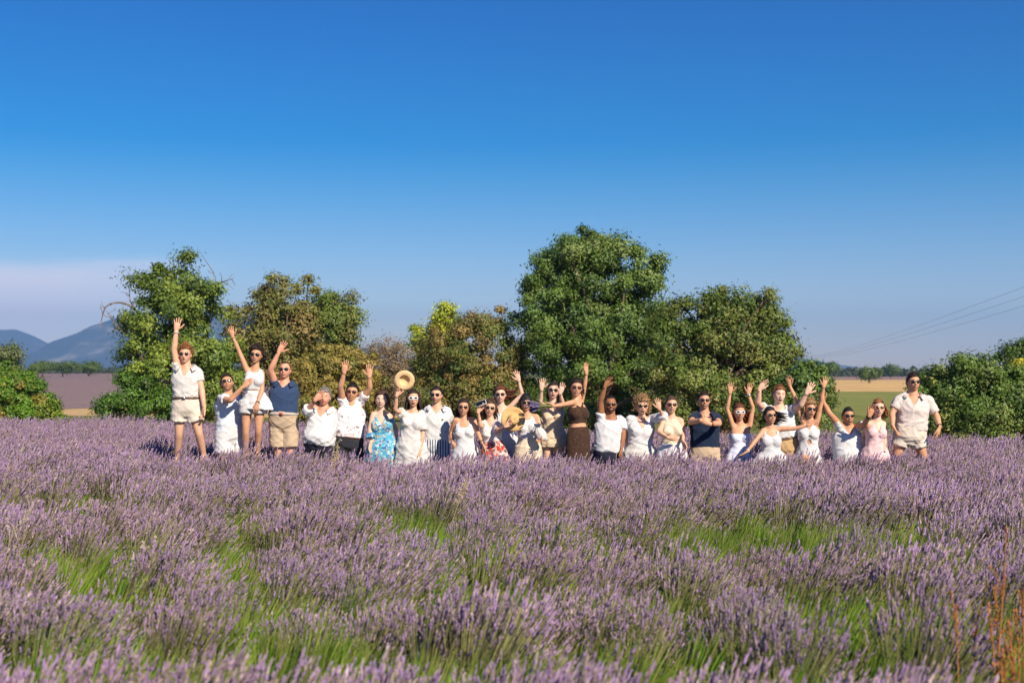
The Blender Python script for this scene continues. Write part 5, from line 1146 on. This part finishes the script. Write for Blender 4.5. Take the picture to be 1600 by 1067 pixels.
# ================================================================ the lavender
M_LAV = mat_leaf('lavender spikes and stems', 0.08, 0.75, 0.15, inst=True)
LAV_H = 0.70
def lav_clump(seed, nstem, flower, hmin, hmax, spread, nblade):
    rng = np.random.default_rng(seed); mb = MB()
    a = rng.uniform(0, 2 * math.pi, nstem); rr = np.sqrt(rng.random(nstem)) 
    for i in range(nstem):
        d = np.array([math.cos(a[i]), math.sin(a[i]), 0.0]); r = rr[i]
        h = rng.uniform(hmin, hmax) * (1 - 0.34 * r * r)
        b = d * 0.10 * r; tip = d * spread * r * rng.uniform(0.8, 1.15) + np.array([0, 0, h]) + rng.normal(size=3) * [0.02, 0.02, 0]
        mid = (b + tip) * 0.5 - d * 0.035 * r
        g = np.array(([(0.15, 0.16, 0.06), (0.26, 0.245, 0.10), (0.17, 0.16, 0.085)] if flower > .5 else [(0.17, 0.2, 0.045), (0.24, 0.24, 0.075), (0.12, 0.17, 0.03)])[rng.integers(3)]) * rng.uniform(0.8, 1.2)
        P = spline([b, mid, tip], 4)
        mb.tube(P, [0.0026, 0.0024, 0.002, 0.0016], 3, g, cap=False)
        if rng.random() < flower:
            dr = unit(tip - mid); L = rng.uniform(0.045, 0.085)
            hue = np.array([(0.315, 0.215, 0.255), (0.26, 0.18, 0.24), (0.39, 0.29, 0.295), (0.28, 0.185, 0.30), (0.36, 0.28, 0.25)][rng.integers(5)]) * rng.uniform(0.8, 1.35)
            s0 = rng.uniform(0.75, 1.2) * 0.0066
            f = np.array([0, .12, .3, .45, .62, .82, 1.0]) - .35; rad = np.array([.4, 1.05, .7, 1.05, .7, .75, .15]) * s0 * rng.uniform(.65, 1.35, 7)
            P = tip + dr * (L * f)[:, None] + rng.normal(size=(7, 3)) * .0022
            mb.tube(P, rad, 5, hue, cap=False)
            cc = np.repeat(rng.uniform(.6, 1.25, 7), 5) * rng.uniform(.75, 1.2, 35); vi = np.repeat(rng.random(7) < .3, 5)                # florets open at some whorls
            col = np.broadcast_to(hue, (37, 3)).copy(); col[:35] *= cc[:, None]; col[:35][vi] = np.array((0.315, 0.205, 0.375)) * rng.uniform(.95, 1.3); mb.C[-1] = col
    for i in range(nblade):                                 # narrow leaves at the foot
        an = rng.uniform(0, 2 * math.pi); d = np.array([math.cos(an), math.sin(an), 0]); r = rng.random()
        b = d * 0.12 * r; L = rng.uniform(0.25, 0.72); e = b + d * rng.uniform(0.05, 0.26) + np.array([0, 0, L])
        m = (b + e) / 2 + np.array([0, 0, 0.04]); s = np.cross(d, [0, 0, 1]) * 0.0046
        g = np.array([(0.105, 0.225, 0.016), (0.20, 0.28, 0.03), (0.06, 0.14, 0.010)][rng.integers(3)]) * rng.uniform(0.8, 1.25)
        mb.add([b - s, b + s, m + s * 1.3, m - s * 1.3, e], [[0, 1, 2, 3]], [[3, 2, 4]], g)
    return mb.mesh('lavender_clump', smooth=False)
protos = bpy.data.collections.new('lavender_prototypes')
specs = [(100 + i, 225, 0.98, 0.68, 0.92, 0.36, 14) for i in range(7)] + [(120 + i, 80, 0.10, 0.46, 0.78, 0.32, 250) for i in range(4)]
for i, s in enumerate(specs):
    me = lav_clump(*s); me.materials.append(M_LAV)
    o = bpy.data.objects.new('lavender_proto_%02d' % i, me); protos.objects.link(o)
NFULL = 7
# greener stretches: near flanks of the rows, where stems show below the heads (ground x, y, half-length, half-width, strength)
def gp(px, py, h=0.72):
    Y = (HC - h) * FPX / (py - HOR); return ((px - 800) / FPX * Y, Y)
BANDS = []
def band(x0, y0, x1, y1, w, s): BANDS.append((gp(x0, y0), gp(x1, y1), w, s))
band(-80, 962, 130, 975, 0.30, 1.0); band(130, 975, 330, 970, 0.34, 1.0); band(330, 955, 520, 972, 0.32, 1.0); band(520, 972, 640, 985, 0.34, 1.0); band(640, 990, 860, 985, 0.32, 1.0); band(860, 970, 1000, 965, 0.28, .9)
band(1000, 955, 1110, 985, 0.25, .9); band(1110, 985, 1250, 1000, 0.24, .9); band(1250, 985, 1400, 985, 0.24, .8); band(450, 930, 560, 945, 0.2, .7)
band(1080, 985, 1150, 1015, 0.2, .9)
band(1290, 885, 1420, 900, 0.38, 1.0); band(1420, 905, 1560, 940, 0.42, 1.0); band(1460, 960, 1620, 985, 0.3, .8); band(1000, 880, 1300, 880, 0.3, .75); band(700, 880, 1000, 885, 0.3, .7)
band(900, 800, 960, 800, 0.55, 1.0); band(960, 795, 1240, 800, 0.6, 0.95); band(860, 785, 900, 790, 0.5, .7); band(1240, 800, 1420, 812, 0.4, .5)
band(0, 745, 30, 765, 0.6, .8); band(100, 820, 170, 835, 0.45, 1.0); band(180, 775, 230, 780, .4, .5); band(250, 800, 330, 812, 0.4, .6); band(430, 775, 640, 780, 0.5, .7); band(640, 775, 700, 800, 0.4, .7)
band(380, 740, 470, 745, 0.6, .5); band(0, 880, 60, 890, 0.3, .8); band(230, 880, 330, 880, 0.3, .6); band(450, 830, 560, 830, 0.4, .6); band(560, 840, 740, 850, 0.35, .6); band(760, 840, 1000, 850, .35, .5); band(1450, 830, 1600, 845, .4, .55); band(330, 720, 470, 722, .5, .45); band(1000, 750, 1120, 752, .6, .5)
def green_at(x, y):
    g = 0.0
    for (a, b, w, s) in BANDS:
        ax, ay = a; bx, by = b; dx, dy = bx - ax, by - ay; L2 = dx * dx + dy * dy
        t = min(1, max(0, ((x - ax) * dx + (y - ay) * dy) / L2)); d2 = ((x - ax - t * dx) * 0.8) ** 2 + (y - ay - t * dy) ** 2
        g = max(g, s * min(1.0, 1.35 * math.exp(-(d2 / (w * w * 3.4)) ** 1.4)))
    return g
def lavender():
    rng = np.random.default_rng(3)
    pts = []; yy = 3.6
    while yy < 40:
        st = 0.34 if yy < 20 else 0.38
        hw = 0.42 * yy + 2.2
        for x in np.arange(-hw, hw, st):
            px = x + rng.uniform(-.15, .15); py = yy + rng.uniform(-.15, .15)
            if py > EDGE(px) + 0.35 * mnoise.noise(Vector((px * .8, 0, 0))): continue
            pts.append((px, py))
        yy += st
    n = len(pts); P = np.zeros((n, 3), np.float32); R = np.zeros((n, 3), np.float32); S = np.zeros(n, np.float32); I = np.zeros(n, np.int32); TC = np.ones((n, 4), np.float32)
    for i, (x, y) in enumerate(pts):
        n1 = mnoise.noise(Vector((x * 0.45, y * 0.45, 1.0))); n2 = mnoise.noise(Vector((x * 1.4, y * 1.4, 7.0))); n3 = mnoise.noise(Vector((x * 0.28, y * 0.5, 17.0)))
        ph = (y + 0.05 * x + 0.35 * mnoise.noise(Vector((x * 0.35, y * 0.2, 5.0))) - 5.95) / 1.95       # planted rows; 0 = the near flank of a row
        fr = ph - math.floor(ph)
        crest = 0.5 + 0.5 * math.cos(2 * math.pi * (fr - 0.38))
        flank = math.exp(-(min(fr, 1 - fr) / 0.17) ** 2)
        far = min(1, max(0, (y - 8.5) / 5.0)); amt = 1 - 0.72 * far
        g = max(green_at(x, y), flank * amt * (0.30 + 0.9 * n3 + 0.3 * n2)) + 0.25 * max(0, n2 - 0.15)
        green = rng.random() < min((g - 0.10) * 1.2, 0.93)
        if y < 5.35: green = rng.random() < .06
        I[i] = NFULL + rng.integers(4) if green else rng.integers(NFULL)
        s = 0.64 + 0.46 * (crest ** 0.7 * amt + (1 - amt) * 0.9) + ((0.05 if x < -2.6 else -0.05) if 12.5 < y < 17.2 else 0.0)
        s += 0.07 * n1 + 0.05 * n2 + rng.normal() * 0.045
        s *= 0.86 + 0.14 * min(1, max(0, (y - 9.5) / 3.5))
        if y < 5.3: s += .05
        if green: s = 0.86 + 0.06 * n1 + rng.normal() * 0.07
        S[i] = min(max(0.52, s), 1.22)
        yaw = rng.uniform(0, 2 * math.pi)
        lean = 0.50 + 0.2 * mnoise.noise(Vector((x * 0.5, y * 0.5, 3.0))) + rng.normal() * 0.07      # the wind blows them to the right
        M = Matrix.Rotation(lean, 3, 'Y') @ Matrix.Rotation(rng.normal() * 0.06, 3, 'X') @ Matrix.Rotation(yaw, 3, 'Z')
        e = M.to_euler('XYZ'); R[i] = (e.x, e.y, e.z); P[i] = (x, y, -0.01)
        t = rng.uniform(0.85, 1.15) * (1 + 0.1 * n1)
        TC[i, :3] = (t * (1 + 0.06 * n2), t, t * (1 + 0.08 * n1))
    me = bpy.data.meshes.new('lavender'); me.vertices.add(n); me.vertices.foreach_set('co', P.ravel())
    me.attributes.new('rot', 'FLOAT_VECTOR', 'POINT').data.foreach_set('vector', R.ravel())
    me.attributes.new('scl', 'FLOAT', 'POINT').data.foreach_set('value', S)
    me.attributes.new('idx', 'INT', 'POINT').data.foreach_set('value', I)
    me.attributes.new('itint', 'FLOAT_COLOR', 'POINT').data.foreach_set('color', TC.ravel())
    me.materials.append(M_LAV)
    o = link('lavender', me); tag(o, 'purple lavender in bloom filling the field, leaning right', 'lavender', kind='stuff')
    ng = bpy.data.node_groups.new('scatter_lavender', 'GeometryNodeTree')
    ng.interface.new_socket('Geometry', in_out='INPUT', socket_type='NodeSocketGeometry'); ng.interface.new_socket('Geometry', in_out='OUTPUT', socket_type='NodeSocketGeometry')
    gi = N(ng, 'NodeGroupInput'); go = N(ng, 'NodeGroupOutput'); ip = N(ng, 'GeometryNodeInstanceOnPoints'); ci = N(ng, 'GeometryNodeCollectionInfo')
    ci.inputs['Collection'].default_value = protos; ci.inputs['Separate Children'].default_value = True; ci.inputs['Reset Children'].default_value = True
    def na(nm, ty): q = N(ng, 'GeometryNodeInputNamedAttribute', data_type=ty); q.inputs['Name'].default_value = nm; return q.outputs['Attribute']
    ng.links.new(gi.outputs[0], ip.inputs['Points']); ng.links.new(ci.outputs[0], ip.inputs['Instance']); ip.inputs['Pick Instance'].default_value = True
    ng.links.new(na('idx', 'INT'), ip.inputs['Instance Index']); ng.links.new(na('scl', 'FLOAT'), ip.inputs['Scale'])
    e2r = N(ng, 'FunctionNodeEulerToRotation'); ng.links.new(na('rot', 'FLOAT_VECTOR'), e2r.inputs[0]); ng.links.new(e2r.outputs[0], ip.inputs['Rotation'])
    ng.links.new(ip.outputs[0], go.inputs[0])
    md = o.modifiers.new('scatter', 'NODES'); md.node_group = ng
    print('lavender clumps', n)
lavender()
# ================================================================ weeds standing in the lavender
M_RUST = mat_plain('rusty dried dock', (.36, .15, .05), .85, .15, var=.3, vscale=30, attr=True); M_PALE = mat_plain('bleached dry grass', (.44, .35, .20), .85, .15, var=.2, vscale=30, attr=True); M_FLUFF = mat_plain('pale thistle heads', (.48, .40, .34), .9, .1, var=.2, vscale=40, attr=True)
def weed(name, label, cat, base, stems, stem_mat, head_mat, kind, seed, group=None):
    rng = np.random.default_rng(seed); root = link(name, None, None, None, base); tag(root, label, cat, group)
    for (top, r) in stems:
        top = np.asarray(top); m = (np.asarray(base) + top) / 2 + rng.normal(size=3) * .015; P = spline([base + rng.normal(size=3) * [.02, .02, 0], m, top], 12)
        mb = MB(); mb.tube(P, np.linspace(r, r * .45, 12), 6)
        st = link('stem', mb.mesh('stem', base), stem_mat, root); hb = MB(); d = unit(top - m)
        if kind == 'dock':                                  # clustered seeds down the upper stalk
            for i in range(30):
                t = rng.random() ** .8; c = top - d * t * .22 + rng.normal(size=3) * (.006 + .008 * t); hb.ellipsoid(c, np.array([.004, .004, .006]) * rng.uniform(.6, 1.4), 4, 5, np.full(3, rng.uniform(.6, 1.3)))
            for i in range(2):
                c = top + rng.normal(size=3) * [.05, .03, .06]; hb.ellipsoid(c, np.array([.007, .007, .010]), 5, 7); hb.tube([c, (c + top) / 2 - d * .05, top - d * .16], .003, 4)
        elif kind == 'grass':                               # loose one-sided panicle
            for i in range(26):
                t = rng.random(); s = top - d * t * .26; e = s + np.array([rng.uniform(-.02, .05), rng.normal() * .02, rng.uniform(.0, .05)]); hb.tube([s, (s + e) / 2 + [0, 0, .008], e], [.0015, .0015, .001], 4); hb.ellipsoid(e, np.array([.010, .005, .006]) * rng.uniform(.7, 1.4), 4, 6, np.full(3, rng.uniform(.8, 1.3)))
        else:                                               # thistle fluff
            for i in range(3):
                c = top + rng.normal(size=3) * [.035, .02, .02]
                for j in range(22):
                    v = unit(rng.normal(size=3) + [0, 0, .6]); hb.tube([c, c + v * rng.uniform(.008, .018)], [.0022, .0014], 4, np.full(3, rng.uniform(.8, 1.2)), cap=False)
                hb.tube([c - [0, 0, .005], (c + top) / 2 - d * .03, top - d * .12], .0025, 4)
        tag(link('seed_head', hb.mesh('seed_head', base), head_mat, root), kind='stuff')
    return root
def gx(px, Y): return np.array([(px - 800) / FPX * Y, Y, 0.0])
for i, (bx, Y, tops, lb) in enumerate([
    (1548, 6.3, [((1570, 880), .008), ((1556, 912), .006), ((1545, 940), .007)], 'tallest rusty dried dock plant at the right'),
    (1592, 6.1, [((1597, 915), .009), ((1588, 950), .007), ((1576, 965), .006)], 'rusty dried dock plant cut by the right edge'),
    (1500, 6.0, [((1494, 945), .006)], 'lone short rusty stalk left of the dock plants'),
    (1525, 6.4, [((1524, 958), .005)], 'small rusty seed head between the dock stalks'),
    (1580, 5.5, [((1586, 1010), .007), ((1572, 1000), .006), ((1560, 1020), .006)], 'low rusty dock stems in the bottom right corner')]):
    weed('dried_dock_plant', lb, 'weed', gx(bx, Y), [(W(x, y, Y), r) for (x, y), r in tops], M_RUST, M_RUST, 'dock', 300 + i, 'rusty dock plants')
weed('dry_grass_stalk', 'tall bleached grass stalk leaning right in mid-field', 'grass', gx(672, 11.4), [(W(728, 752, 11.4), .0045)], M_PALE, M_PALE, 'grass', 310)
weed('dry_grass_stalk', 'shorter bleached grass stalk right of the tall one', 'grass', gx(702, 10.6), [(W(724, 838, 10.6), .004)], M_PALE, M_PALE, 'grass', 311)
weed('dry_grass_stalk', 'pale grass stalk in front of the man shading his eyes', 'grass', gx(508, 15.5), [(W(528, 692, 15.5), .005), (W(522, 700, 15.5), .004)], M_PALE, M_PALE, 'grass', 312)
weed('thistle', 'pale fluffy dry thistle leaning right at the left edge', 'thistle', gx(-8, 9.2), [(W(52, 784, 9.2), .004), (W(38, 806, 9.2), .004), (W(22, 822, 9.2), .004), (W(34, 818, 9.2), .004)], M_PALE, M_FLUFF, 'fluff', 313)
weed('thistle', 'small pale thistle among stems right of the larger one', 'thistle', gx(218, 8.8), [(W(240, 846, 8.8), .005), (W(228, 852, 8.8), .004)], M_PALE, M_FLUFF, 'fluff', 314)
